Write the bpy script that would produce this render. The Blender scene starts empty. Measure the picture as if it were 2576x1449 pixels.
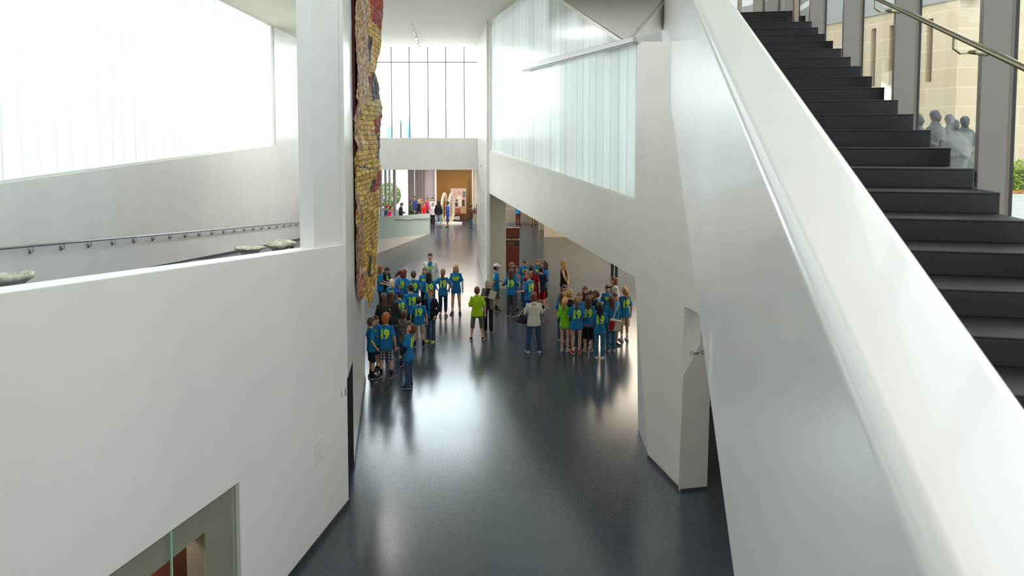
import bpy, bmesh, math, random
from mathutils import Vector, Matrix, Quaternion
from mathutils.geometry import tessellate_polygon
from mathutils.bvhtree import BVHTree
R = random.Random(7)
C = bpy.context.scene.collection
SC = bpy.context.scene
H = 6.0; F = 1700.0; T = math.atan(.055); PX, PY = 1288.0, 433.0

# ---------- camera maths (used to survey points from the photograph) ----------
def ray(px, py):
    cx, cy = (px-PX)/F, -(py-PY)/F
    return Vector((cx, math.cos(T)+cy*math.sin(T), -math.sin(T)+cy*math.cos(T)))
def fl(px, py, z=0.0):
    d = ray(px, py); k = (z-H)/d.z
    return Vector((d.x*k, d.y*k, z))
def at(px, py, Y):
    d = ray(px, py); k = Y/d.y
    return Vector((d.x*k, Y, H+d.z*k))
class Frame:                       # vertical plane: origin (x,y), unit direction, left-hand normal
    def __init__(s, O, D):
        s.O = Vector((O[0], O[1])); s.D = Vector((D[0], D[1])).normalized(); s.N = Vector((-s.D.y, s.D.x))
    def hit(s, px, py):
        d = ray(px, py); n = s.N
        k = (s.O.x*n.x+s.O.y*n.y)/(d.x*n.x+d.y*n.y)
        p = Vector((d.x*k, d.y*k)); return ((p-s.O).dot(s.D), H+d.z*k)
    def P(s, a, h, off=0.0):
        q = s.O+s.D*a+s.N*off; return Vector((q.x, q.y, h))
    def sy(s, Y): return (Y-s.O.y)/s.D.y

# ---------- materials ----------
MATS = {}
def hexc(h):
    v = [int(h[i:i+2], 16)/255 for i in (0, 2, 4)]
    return tuple(x/12.92 if x <= .04045 else ((x+.055)/1.055)**2.4 for x in v)
def mat(name, col, rough=.6, metal=0.0, spec=.5, noise=0.0, nscale=6.0, bump=0.0, bscale=40.0, coat=0.0, stretch=None):
    if name in MATS: return MATS[name]
    if isinstance(col, str): col = hexc(col)
    m = bpy.data.materials.new(name); m.use_nodes = True; MATS[name] = m
    nt = m.node_tree; b = nt.nodes['Principled BSDF']
    b.inputs['Base Color'].default_value = (*col, 1); b.inputs['Roughness'].default_value = rough
    b.inputs['Metallic'].default_value = metal; b.inputs['Specular IOR Level'].default_value = spec
    b.inputs['Coat Weight'].default_value = coat
    if noise or bump:
        tc = nt.nodes.new('ShaderNodeTexCoord'); mp = nt.nodes.new('ShaderNodeMapping')
        nt.links.new(tc.outputs['Object'], mp.inputs['Vector'])
        if stretch: mp.inputs['Scale'].default_value = stretch
    if noise:
        n = nt.nodes.new('ShaderNodeTexNoise'); n.inputs['Scale'].default_value = nscale; n.inputs['Detail'].default_value = 4
        cr = nt.nodes.new('ShaderNodeValToRGB')
        cr.color_ramp.elements[0].position = .3; cr.color_ramp.elements[1].position = .7
        cr.color_ramp.elements[0].color = (*[max(0, c*(1-noise)) for c in col], 1)
        cr.color_ramp.elements[1].color = (*[min(1, c*(1+noise)) for c in col], 1)
        nt.links.new(mp.outputs[0], n.inputs['Vector']); nt.links.new(n.outputs['Fac'], cr.inputs[0])
        nt.links.new(cr.outputs[0], b.inputs['Base Color'])
    if bump:
        n2 = nt.nodes.new('ShaderNodeTexNoise'); n2.inputs['Scale'].default_value = bscale; n2.inputs['Detail'].default_value = 3
        bp = nt.nodes.new('ShaderNodeBump'); bp.inputs['Strength'].default_value = bump; bp.inputs['Distance'].default_value = .02
        nt.links.new(mp.outputs[0], n2.inputs['Vector']); nt.links.new(n2.outputs['Fac'], bp.inputs['Height'])
        nt.links.new(bp.outputs[0], b.inputs['Normal'])
    return m
def plaster(name, col, rough=.38):
    return mat(name, col, rough, noise=.035, nscale=.8, bump=.12, bscale=2.5, stretch=(1, 1, .35))
M_wall = plaster('white_plaster', (.80, .785, .745))
M_wall2 = plaster('white_plaster_satin', (.78, .77, .735), .24)
M_ceil = mat('ceiling_paint', (.74, .69, .59), .8, noise=.02, nscale=.5)
M_skirt = mat('dark_skirting', (.03, .035, .04), .4)
M_floor = None
def floor_mat():
    m = bpy.data.materials.new('dark_terrazzo'); m.use_nodes = True; nt = m.node_tree; b = nt.nodes['Principled BSDF']
    tc = nt.nodes.new('ShaderNodeTexCoord')
    v = nt.nodes.new('ShaderNodeTexNoise'); v.inputs['Scale'].default_value = 60; v.inputs['Detail'].default_value = 5
    cr = nt.nodes.new('ShaderNodeValToRGB'); cr.color_ramp.elements[0].position = .35; cr.color_ramp.elements[1].position = .72
    cr.color_ramp.elements[0].color = (.024, .033, .046, 1); cr.color_ramp.elements[1].color = (.056, .070, .090, 1)
    nt.links.new(tc.outputs['Object'], v.inputs['Vector']); nt.links.new(v.outputs['Fac'], cr.inputs[0]); nt.links.new(cr.outputs[0], b.inputs['Base Color'])
    n = nt.nodes.new('ShaderNodeTexNoise'); n.inputs['Scale'].default_value = .5; n.inputs['Detail'].default_value = 3
    mr = nt.nodes.new('ShaderNodeMapRange'); mr.inputs['To Min'].default_value = .17; mr.inputs['To Max'].default_value = .26
    nt.links.new(tc.outputs['Object'], n.inputs['Vector']); nt.links.new(n.outputs['Fac'], mr.inputs['Value']); nt.links.new(mr.outputs[0], b.inputs['Roughness'])
    b.inputs['Specular IOR Level'].default_value = .75
    return m
M_floor = floor_mat()
def schlick(nt, f0=.03):
    lw = nt.nodes.new('ShaderNodeLayerWeight'); pw = nt.nodes.new('ShaderNodeMath'); pw.operation = 'POWER'; pw.inputs[1].default_value = 5
    nt.links.new(lw.outputs['Facing'], pw.inputs[0]); ma = nt.nodes.new('ShaderNodeMath'); ma.operation = 'MULTIPLY_ADD'; ma.inputs[1].default_value = 1-f0; ma.inputs[2].default_value = f0
    lw.inputs['Blend'].default_value = .5; nt.links.new(pw.outputs[0], ma.inputs[0]); return ma.outputs[0]
def clear_glass(name, tint=(.97, .985, .965), refl=.08):
    m = bpy.data.materials.new(name); m.use_nodes = True; nt = m.node_tree; nt.nodes.clear()
    o = nt.nodes.new('ShaderNodeOutputMaterial'); mx = nt.nodes.new('ShaderNodeMixShader')
    t = nt.nodes.new('ShaderNodeBsdfTransparent'); t.inputs[0].default_value = (*tint, 1)
    g = nt.nodes.new('ShaderNodeBsdfGlossy'); g.inputs['Roughness'].default_value = .01
    nt.links.new(schlick(nt), mx.inputs[0]); nt.links.new(t.outputs[0], mx.inputs[1]); nt.links.new(g.outputs[0], mx.inputs[2]); nt.links.new(mx.outputs[0], o.inputs[0])
    return m
M_glass = clear_glass('clear_glass')
M_glassg = clear_glass('green_edge_glass', (.92, .955, .925))
def channel_mat(name, frac, tint, pitch, width=.03):
    """translucent cast channel glass: planks with a darker joint every pitch metres along object X"""
    m = bpy.data.materials.new(name); m.use_nodes = True; nt = m.node_tree; nt.nodes.clear()
    o = nt.nodes.new('ShaderNodeOutputMaterial'); tc = nt.nodes.new('ShaderNodeTexCoord'); sp = nt.nodes.new('ShaderNodeSeparateXYZ')
    nt.links.new(tc.outputs['Object'], sp.inputs[0])
    mo = nt.nodes.new('ShaderNodeMath'); mo.operation = 'PINGPONG'; mo.inputs[1].default_value = pitch/2
    nt.links.new(sp.outputs[0], mo.inputs[0])
    mr = nt.nodes.new('ShaderNodeMapRange'); mr.inputs['From Min'].default_value = 0; mr.inputs['From Max'].default_value = width
    mr.inputs['To Min'].default_value = .70; mr.inputs['To Max'].default_value = 1.0
    nt.links.new(mo.outputs[0], mr.inputs['Value'])
    wv = nt.nodes.new('ShaderNodeTexNoise'); wv.inputs['Scale'].default_value = .9; wv.noise_dimensions = '1D'
    nt.links.new(sp.outputs[0], wv.inputs['W'])
    mr2 = nt.nodes.new('ShaderNodeMapRange'); mr2.inputs['From Min'].default_value = .3; mr2.inputs['From Max'].default_value = .7
    mr2.inputs['To Min'].default_value = .86; mr2.inputs['To Max'].default_value = 1.0
    nt.links.new(wv.outputs['Fac'], mr2.inputs['Value'])
    mu = nt.nodes.new('ShaderNodeMath'); mu.operation = 'MULTIPLY'; nt.links.new(mr.outputs[0], mu.inputs[0]); nt.links.new(mr2.outputs[0], mu.inputs[1])
    cm = nt.nodes.new('ShaderNodeVectorMath'); cm.operation = 'SCALE'; cm.inputs[0].default_value = tint
    nt.links.new(mu.outputs[0], cm.inputs['Scale'])
    tr = nt.nodes.new('ShaderNodeBsdfTranslucent'); df = nt.nodes.new('ShaderNodeBsdfDiffuse')
    nt.links.new(cm.outputs[0], tr.inputs[0]); nt.links.new(cm.outputs[0], df.inputs[0])
    mx = nt.nodes.new('ShaderNodeMixShader'); mx.inputs[0].default_value = frac
    nt.links.new(df.outputs[0], mx.inputs[1]); nt.links.new(tr.outputs[0], mx.inputs[2])
    gl = nt.nodes.new('ShaderNodeBsdfGlossy'); gl.inputs['Roughness'].default_value = .18
    m2 = nt.nodes.new('ShaderNodeMixShader')
    nt.links.new(schlick(nt), m2.inputs[0]); nt.links.new(mx.outputs[0], m2.inputs[1]); nt.links.new(gl.outputs[0], m2.inputs[2])
    nt.links.new(m2.outputs[0], o.inputs[0])
    return m
M_chL = channel_mat('channel_glass_left', .50, (.93, .97, .955), .5, .03)
M_chR = channel_mat('channel_glass_right', .45, (.90, .95, .94), .42, .025)
M_chS = channel_mat('rooflight_glass', .9, (.97, 1, 1), .5, .02)
def emis(name, col, s):
    m = bpy.data.materials.new(name); m.use_nodes = True; nt = m.node_tree; b = nt.nodes['Principled BSDF']
    b.inputs['Emission Color'].default_value = (*col, 1); b.inputs['Emission Strength'].default_value = s
    return m

# ---------- mesh helpers ----------
def link(name, me, m=None, parent=None):
    o = bpy.data.objects.new(name, me); C.objects.link(o)
    if m is not None:
        for x in (m if isinstance(m, (list, tuple)) else [m]): me.materials.append(x)
    if parent is not None: o.parent = parent
    return o
def tag(o, label=None, cat=None, group=None, kind=None):
    if label: o['label'] = label
    if cat: o['category'] = cat
    if group: o['group'] = group
    if kind: o['kind'] = kind
    return o
def empty(name, loc=(0, 0, 0), rz=0.0):
    o = bpy.data.objects.new(name, None); C.objects.link(o); o.location = loc; o.rotation_euler = (0, 0, rz); o.empty_display_size = .1
    return o
class MB:
    def __init__(s): s.v = []; s.f = []; s.mi = []; s.cur = 0
    def poly(s, pts):
        n = len(s.v); s.v += [tuple(p) for p in pts]; s.f.append(tuple(range(n, n+len(pts)))); s.mi.append(s.cur)
    def raw(s, vs, fs):
        n = len(s.v); s.v += [tuple(p) for p in vs]
        for f in fs: s.f.append(tuple(n+i for i in f)); s.mi.append(s.cur)
    def hexa(s, a, b):
        """a, b: matching 4-point rings"""
        s.raw(list(a)+list(b), [(3, 2, 1, 0), (4, 5, 6, 7), (0, 1, 5, 4), (1, 2, 6, 5), (2, 3, 7, 6), (3, 0, 4, 7)])
    def box(s, x0, x1, y0, y1, z0, z1):
        s.hexa([(x0, y0, z0), (x1, y0, z0), (x1, y1, z0), (x0, y1, z0)], [(x0, y0, z1), (x1, y0, z1), (x1, y1, z1), (x0, y1, z1)])
    def loft(s, rings, cap=True, closed=True):
        n0 = len(s.v); k = len(rings[0])
        for r in rings: s.v += [tuple(p) for p in r]
        for i in range(len(rings)-1):
            for j in range(k if closed else k-1):
                a = n0+i*k+j; b = n0+i*k+(j+1) % k
                s.f.append((a, b, b+k, a+k)); s.mi.append(s.cur)
        if cap:
            s.f.append(tuple(n0+j for j in reversed(range(k)))); s.mi.append(s.cur)
            e = n0+(len(rings)-1)*k; s.f.append(tuple(e+j for j in range(k))); s.mi.append(s.cur)
    def tube(s, pts, rad, n=10, flat=1.0):
        pts = [Vector(p) for p in pts]; rads = rad if isinstance(rad, (list, tuple)) else [rad]*len(pts)
        rings = []; up = None
        for i, p in enumerate(pts):
            t = (pts[min(i+1, len(pts)-1)]-pts[max(i-1, 0)]).normalized()
            if up is None:
                up = Vector((0, 0, 1)) if abs(t.z) < .9 else Vector((0, 1, 0))
            a = t.cross(up).normalized(); b = a.cross(t).normalized(); up = b
            rr = rads[i]; ra, rb = rr if isinstance(rr, tuple) else (rr, rr*flat)
            rings.append([p+a*math.cos(2*math.pi*j/n)*ra+b*math.sin(2*math.pi*j/n)*rb for j in range(n)])
        s.loft(rings)
    def ell(s, c, r, n=14, m=9, rot=None):
        c = Vector(c); rings = []
        for i in range(1, m):
            ph = math.pi*i/m; z = -math.cos(ph); q = math.sin(ph)
            ring = []
            for j in range(n):
                p = Vector((q*math.cos(2*math.pi*j/n)*r[0], q*math.sin(2*math.pi*j/n)*r[1], z*r[2]))
                if rot: p = rot @ p
                ring.append(c+p)
            rings.append(ring)
        s.loft(rings)
    def mesh(s, name, smooth=False, normals=True):
        me = bpy.data.meshes.new(name); me.from_pydata(s.v, [], s.f); me.update()
        for i, p in enumerate(me.polygons):
            p.material_index = s.mi[i]; p.use_smooth = smooth
        if normals:
            bm = bmesh.new(); bm.from_mesh(me); bmesh.ops.recalc_face_normals(bm, faces=bm.faces); bm.to_mesh(me); bm.free()
        return me
    def build(s, name, m, parent=None, smooth=False, bevel=0.0, bseg=2):
        o = link(name, s.mesh(name, smooth), m, parent)
        if bevel:
            md = o.modifiers.new('bevel', 'BEVEL'); md.width = bevel; md.segments = bseg; md.limit_method = 'ANGLE'
        return o
def slab(name, fr, outer, holes, thick, m, parent=None, off=0.0, bevel=0.0, local=False):
    """upright slab in frame fr with polygon outline (s,h) and holes; thickness goes to +N by thick"""
    loops = [[Vector((a, h, 0)) for a, h in outer]]+[[Vector((a, h, 0)) for a, h in q] for q in holes]
    tris = tessellate_polygon(loops); flat = [p for l in loops for p in l]
    mb = MB(); n = len(flat)
    if local: T0 = lambda a, h, d: Vector((a, d, h))
    else: T0 = lambda a, h, d: fr.P(a, h, off+d)
    vs = [T0(p.x, p.y, 0) for p in flat]+[T0(p.x, p.y, thick) for p in flat]
    fs = [tuple(t) for t in tris]+[tuple(i+n for i in reversed(t)) for t in tris]
    k = 0
    for l in loops:
        L = len(l)
        for i in range(L): a, b = k+i, k+(i+1) % L; fs.append((a, b, b+n, a+n))
        k += L
    mb.raw(vs, fs); me = mb.mesh(name)
    o = link(name, me, m, parent)
    if local:
        q = fr.P(0, 0, off); o.location = q; o.rotation_euler = (0, 0, math.atan2(fr.D.y, fr.D.x))
    if bevel:
        md = o.modifiers.new('bevel', 'BEVEL'); md.width = bevel; md.segments = 3; md.limit_method = 'ANGLE'
    return o
def struct(o): o['kind'] = 'structure'; return o
def bar_along(fr, s0, s1, h0, h1, d0, d1, mb):
    """box in frame coords; h0/h1 may be pairs giving sloped bottoms/tops at s0 and s1"""
    a0, a1 = h0 if isinstance(h0, tuple) else (h0, h0); b0, b1 = h1 if isinstance(h1, tuple) else (h1, h1)
    mb.hexa([fr.P(s0, a0, d0), fr.P(s1, a1, d0), fr.P(s1, a1, d1), fr.P(s0, a0, d1)], [fr.P(s0, b0, d0), fr.P(s1, b1, d0), fr.P(s1, b1, d1), fr.P(s0, b0, d1)])
def text_mesh(txt, size, extrude=0.0, offset=0.0, align='CENTER', space=1.0):
    cu = bpy.data.curves.new('lettering', 'FONT'); cu.body = txt; cu.size = size; cu.extrude = extrude; cu.offset = offset
    cu.align_x = align; cu.align_y = 'CENTER'; cu.resolution_u = 3; cu.space_character = space
    o = bpy.data.objects.new('lettering', cu); C.objects.link(o)
    me = bpy.data.meshes.new_from_object(o.evaluated_get(bpy.context.evaluated_depsgraph_get()))
    bpy.data.objects.remove(o); bpy.data.curves.remove(cu)
    return me

# ---------- principal frames ----------
d = ray(1611, 339.5); D1 = Vector((d.x, d.y)).normalized()
W1 = Frame(fl(878, 1268), D1)                    # ramp parapet wall, left foreground (N points left)
p_, q_ = fl(890, 1181), fl(919, 955); W2 = Frame(p_, q_-p_)   # hall wall with the hanging
p_, q_ = fl(1225, 727), fl(1709, 1235); W5 = Frame(p_, q_-p_)  # right hall wall, s grows towards the camera, N points right
p_, q_ = fl(1203, 653), fl(1219, 711); W4 = Frame(p_, q_-p_)
W3 = Frame((-8.8, 12.3), (-.037, 1))             # outer wall of the ramp
U = Frame((0, 0), D1)                            # stair frame through the camera; N points left
# ================= SETTING =================
def PU(v, u, h): return U.P(v, h, -u)
def FU(u): return Frame(PU(0, u, 0)[:2], D1)
CEIL = 10.25
def lin(a, b, s):                  # extrapolate the (s,h) line a-b to s
    return a[1]+(b[1]-a[1])*(s-a[0])/(b[0]-a[0])

mb = MB(); mb.box(-16, 14, -3, 60, -.3, 0); struct(mb.build('floor', M_floor))

# ---- ramp parapet wall (left foreground) ----
a, b = W1.hit(880, 613), W1.hit(0, 737); sN = -10.4
da, db = W1.hit(603, 1213), W1.hit(275, 1449); sD = -6.9
outer = [(0, 0), (0, lin(a, b, 0)), (sN, lin(a, b, sN)), (sN, 0), (sD, 0), (sD, lin(da, db, sD)), da, (da[0], 0)]
struct(slab('wall_left_ramp', W1, outer, [], .30, M_wall, bevel=.012))
mb = MB(); bar_along(W1, da[0]+.01, .015, 0, .09, -.004, -.016, mb); o = mb.build('baseboard_left', M_skirt); struct(o)
# column rising from the parapet end
mb = MB(); cs0 = W1.hit(797, 300)[0]
mb.hexa([W1.P(cs0, 4.0, .07), W1.P(-.03, 4.0, .07), W1.P(-.03, 4.0, .28), W1.P(cs0-.03, 4.0, .28)],
        [W1.P(cs0, CEIL, .07), W1.P(-.03, CEIL, .07), W1.P(-.03, CEIL, .28), W1.P(cs0-.03, CEIL, .28)])
struct(mb.build('wall_column', M_wall2))
# glazed entrance low in the parapet wall
top = lambda s, dz=0: lin(da, db, s)+dz
GL = bpy.data.objects
e1 = W1.hit(445, 1400)[0]
g = empty('window_4'); struct(g)
for s0, s1, nm in ((e1+.004, da[0], 'pane'), (sD, e1-.004, 'pane')):
    o = slab(nm, W1, [(s0, 0.01), (s0, top(s0, -.005)), (s1, top(s1, -.005)), (s1, 0.01)], [], .015, M_glassg, g, off=.06)
mb = MB(); bar_along(W1, e1-.006, e1+.006, 0.01, (top(e1-.006, -.01), top(e1+.006, -.01)), .055, .078, mb)
mb.build('glass_joint', mat('bright_glass_edge', (.45, .75, .62), .2), g)
M_sage = mat('sage_plaster', (.40, .36, .295), .6, noise=.04)
Wb = Frame(W1.P(0, 0, .13)[:2], D1)
ia, ib = Wb.hit(512, 1337), Wb.hit(372, 1449)
struct(slab('wall_vestibule', Wb, [(da[0]-.005, 0), (da[0]-.005, top(da[0], -.01)), (sD+.005, top(sD, -.01)), (sD+.005, 0), (sD+.1, 0), (sD+.1, lin(ia, ib, sD+.1)), ia, (ia[0], 0)], [], .22, mat('taupe_plaster', (.30, .25, .19), .6)))
mb = MB(); mb.cur = 0
sg = slab('wall_vestibule_face', Wb, [(da[0]-.005, 0), (da[0]-.005, top(da[0], -.01)), (sD+.005, top(sD, -.01)), (sD+.005, 0), (sD+.1, 0), (sD+.1, lin(ia, ib, sD+.1)), ia, (ia[0], 0)], [], .02, M_sage, off=-.021); struct(sg)
M_wood = mat('red_brown_wood', (.20, .045, .022), .35, noise=.5, nscale=3, stretch=(1, 1, .08))
dr = empty('door_1', Wb.P(-4.5, 0, .24)); struct(dr)
for s0, s1 in ((-8.6, -5.6), (-5.58, -3.9), (-3.88, -2.9), (-2.88, -1.4)):
    mb = MB(); bar_along(Wb, s0, s1, .005, 1.9, .50, .55, mb); o = mb.build('door_leaf', M_wood, dr); o.matrix_parent_inverse = Matrix.Translation(-dr.location)
# small pictogram sign on the parapet wall
M_grey = mat('grey_lettering', (.22, .25, .28), .5); M_tan = mat('pale_tan_vinyl', (.62, .55, .47), .5)
sg = empty('restroom_sign', (0, 0, 0)); p0 = W1.hit(869, 986); p1 = W1.hit(861, 988)
def pict(c, skirt, m):
    mb = MB(); s, h = c; d = -.004; Z = .55
    def disc(cs, ch, r): mb.poly([W1.P(cs+r*math.cos(t*math.pi/6), ch+r*math.sin(t*math.pi/6), d) for t in range(12)])
    disc(s, h+.105*Z, .026*Z)
    w = .05 if skirt else .035
    for q in (((-.04, .07), (.04, .07), (w, -.02), (-w, -.02)), ((-.03, -.02), (-.008, -.02), (-.008, -.12), (-.03, -.12)), ((.008, -.02), (.03, -.02), (.03, -.12), (.008, -.12))):
        mb.poly([W1.P(s+x*Z, h+y*Z, d) for x, y in q])
    return mb.build('pictogram', m, sg)
pict((p0[0], p0[1]), False, M_grey); pict((p1[0]-.03, p1[1]), True, M_tan)
mb = MB(); r_ = .045
for k in range(10):
    t0 = -1.2+k*.24; t1 = t0+.24
    mb.poly([W1.P(p0[0]+.03+r_*math.cos(t)*rr, p0[1]+r_*math.sin(t)*rr*1.5, -.004) for t, rr in ((t0, 1), (t1, 1), (t1, .8), (t0, .8))])
mb.build('ring_mark', M_grey, sg)
tag(sg, 'small grey and tan pictogram sign on the left foreground wall near its edge', 'sign')
vt = empty('air_vent'); c = W1.hit(803, 1135)
M_vent = mat('vent_off_white', (.62, .62, .60), .5)
mb = MB(); bar_along(W1, c[0]-.12, c[0]+.12, c[1]-.19, c[1]+.19, -.003, -.006, mb); mb.build('face_plate', M_wall, vt)
for k in range(7):
    mb = MB(); hh = c[1]-.16+k*.05; bar_along(W1, c[0]-.09, c[0]+.09, hh, hh+.018, -.006, -.010, mb); mb.build('louvre', M_vent, vt)
tag(vt, 'faint off-white louvred vent low on the left foreground wall', 'vent')

# ---- hall wall with the hanging (W2) ----
sE = W2.hit(919, 955)[0]; s0 = W2.sy(W1.P(0, 0, 0).y)
dt0 = W2.hit(877, 940); dt1 = W2.hit(888, 905); dr_ = W2.hit(890, 1100)[0]
outer = [(s0+.02, dt0[1]), (s0+.02, CEIL), (sE, CEIL), (sE, 0), (dr_, 0), (dr_, dt1[1])]
struct(slab('wall_left_hall', W2, outer, [], .30, M_wall2))
mb = MB(); bar_along(W2, dr_, sE+.01, 0, .09, -.004, -.014, mb); struct(mb.build('baseboard_hall', M_skirt))
# near-black panel behind the slot opening, standing in for its shade
mb = MB(); bar_along(W2, s0-.1, dr_+.25, 0, 3.4, .305, .36, mb); struct(mb.build('wall_recess_shade', mat('recess_shade', (.02, .018, .018), .7)))
mb = MB(); bar_along(W2, dr_-.014, dr_-.002, 0, (dt1[1], dt1[1]), .002, .31, mb); struct(mb.build('trim_reveal_shade', MATS['recess_shade']))  # near-black liner paints the shade on the slot's jamb
# return wall closing the end of the hall wall towards the ramp
# ---- ramp ----
def rz(y): return 3.08-.1*(y-12.3)
LX = lambda y: -8.8-.037*(y-12.3)+.01
def RX(y):
    pts = [(-3, W1.P(W1.sy(-3), 0, .31).x), (10.9, -3.0), (16.6, -3.95), (20, -5.2), (26, -6.4), (34, -6.70), (41.2, -4.99)]
    if y >= 26: pts = [(26, -6.75), (32.6, -7.45), (34, -7.05), (41.2, -5.34)]
    for (a0, x0), (a1, x1) in zip(pts, pts[1:]):
        if y <= a1: return x0+(x1-x0)*(y-a0)/(a1-a0)
    return pts[-1][1]
mb = MB(); rings = []
for y in (-3, 2, 6, 10.9, 13, 16.6, 18.2, 18.9, 20, 23, 26, 29, 32, 34, 37, 41, 42.9):
    z = max(.015, rz(y)); z += .05 if 18.2 < y < 19.5 else 0
    zb = z-.3 if y < 18 else max(.001, min(z-.01, (z-.3)*(1-(y-18)/4))) if y < 22 else .001
    rings.append([(LX(y), y, zb), (RX(y), y, zb), (RX(y), y, z), (LX(y), y, z)])
mb.loft(rings); M_ramp = mat('dark_slate_ramp', (.075, .085, .10), .35, noise=.2, nscale=20)
struct(mb.build('floor_ramp', M_ramp))
# ---- outer ramp wall with luminous channel glass (W3) ----
ga, gb = W3.hit(0, 463), W3.hit(695, 365)
sg0, sg1 = W3.sy(4.5), gb[0]
gy = lambda s: lin(ga, gb, s)
outer = [(W3.sy(-3), 0), (W3.sy(-3), CEIL), (sg0, CEIL), (sg0, gy(sg0)), (sg1, gb[1]), (sg1, CEIL), (W3.sy(33.3), CEIL), (W3.sy(33.3), 0)]
struct(slab('wall_left_outer', W3, outer, [], .3, M_wall2))
w = empty('window_1'); struct(w)
o = slab('glass_planks', W3, [(sg0, gy(sg0)+.002), (sg0, CEIL-.01), (sg1-.02, CEIL-.01), (sg1-.02, gb[1]+.002)], [], .02, M_chL, w, off=.12, local=True)
mb = MB()
bar_along(W3, sg0, sg1, (gy(sg0), gb[1]), (gy(sg0)+.05, gb[1]+.05), .05, .12, mb); bar_along(W3, sg1-.07, sg1, gb[1], CEIL-.01, .05, .12, mb)
mb.build('frame', mat('pale_frame', (.75, .78, .74), .4), w)
mb = MB(); bar_along(W3, W3.sy(4), W3.sy(33), (rz(4), rz(33)), (rz(4)+.09, rz(33)+.09), -.003, -.014, mb); struct(mb.build('baseboard_ramp', M_skirt))
# ---- upper end window over the passage beam (y = 33) ----
YF = 33.0; xr = at(1203, 345, YF).x
b0, b1 = at(1100, 427, YF).z, at(1100, 347, YF).z
XL0 = -9.62
mb = MB(); mb.box(XL0, xr, YF, YF+.5, b0, b1); struct(mb.build('wall_far_beam', M_wall))
mb = MB(); mb.box(XL0, -8.6, YF, YF+.5, b1, CEIL); struct(mb.build('wall_far_left', M_wall))
mb = MB(); mb.box(-16, XL0+.02, YF, YF+.3, 0, CEIL); struct(mb.build('wall_far_outer', M_wall))
w = empty('window_2'); struct(w)
xs = [at(p, 300, YF).x for p in (1168, 1121.5, 1076.5, 1030, 985)]
st = xs[0]-xs[1]; xs += [xs[-1]-st*k for k in (1, 2)]
M_mul = mat('slim_dark_mullion', (.10, .11, .14), .4)
ht = at(1100, 156, YF).z
for x in xs:
    mb = MB(); mb.box(x-.02, x+.02, YF+.05, YF+.13, b1, CEIL); mb.build('mullion', M_mul, w)
mb = MB(); mb.box(-8.6, at(1204, 150, YF).x, YF+.06, YF+.12, ht-.022, ht+.022); mb.build('transom', M_mul, w)
mb = MB(); mb.box(-8.6, xr, YF+.08, YF+.1, b1, CEIL); mb.build('pane', M_glass, w)
# ---- W4: text wall next to the passage ----
sf = W4.sy(YF+.5); sn = W4.hit(1225, 700)[0]
struct(slab('wall_right_passage', W4, [(sf, 0), (sf, CEIL), (sn, CEIL), (sn, 0)], [], .12, M_wall2))
# ---- W5: right hall wall ----
c0 = W5.hit(1226, 483); c1 = W5.hit(1597, 697); c2 = (W5.hit(1630, 1158)[0], 0); c3 = (W5.hit(1709, 1235)[0], 0)
c3 = (c3[0]-.03, 0); c4 = W5.hit(1722, 771); c4 = (c4[0]-.01, c4[1]); c5 = W5.hit(1758, 788); sEnd = W5.sy(10.0)
t1 = W5.hit(1560, 98); t0 = W5.hit(1415, 0); sT = t0[0]+(CEIL-t0[1])*(t1[0]-t0[0])/(t1[1]-t0[1])
outer = [(0, c0[1]), (0, CEIL), (sT, CEIL), t1, W5.hit(1580, 104), W5.hit(1603, 104.5), (sEnd, lin(W5.hit(1603, 104.5), W5.hit(1662, 105), sEnd)), (sEnd, lin(c4, c5, sEnd)), c4, c3, c2, c1]
hole = [W5.hit(1231, 379), W5.hit(1597, 505), W5.hit(1604, 107), W5.hit(1566, 106), (sT-.12, CEIL-.06), (W5.hit(1231, 379)[0], CEIL-.06)]
hole[3] = (t1[0]-.02, t1[1]-.07)
struct(slab('wall_right_hall', W5, outer, [hole], .32, plaster('warm_lit_plaster', (.79, .755, .685), .3)))  # warm lamplight on this wall is put into the plaster colour
w = empty('window_3'); struct(w)
slab('glass_planks', W5, hole, [], .02, M_chR, w, off=.06, local=True)
mb = MB()
A_, B_, C_ = hole[0], hole[1], hole[2]
bar_along(W5, A_[0], B_[0], (A_[1], B_[1]), (A_[1]+.04, B_[1]+.04), .01, .06, mb)
bar_along(W5, C_[0]-.05, C_[0], B_[1], C_[1], .01, .06, mb); bar_along(W5, A_[0], A_[0]+.12, A_[1], CEIL-.06, .01, .06, mb)
mb.build('frame', mat('pale_frame', (.75, .78, .74), .4), w)
tr = empty('ceiling_track'); q0, q1 = W5.hit(1319, 171), W5.hit(1603, 106)
mb = MB(); bar_along(W5, q0[0], q1[0], (q0[1]-.09, q1[1]-.0), (q0[1]+.09, q1[1]+.10), -.09, -.01, mb); mb.build('housing', mat('brushed_aluminium_pale', (.66, .66, .67), .4, metal=.1), tr, bevel=.01)
mb = MB(); bar_along(W5, q0[0], q1[0], (q0[1]-.12, q1[1]-.03), (q0[1]-.09, q1[1]-.0), -.07, -.02, mb); mb.build('rail', mat('grey_rail', (.35, .35, .37), .4), tr)
tag(tr, 'long slim aluminium shade housing fixed across the right hand glass wall', 'rail')
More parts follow.
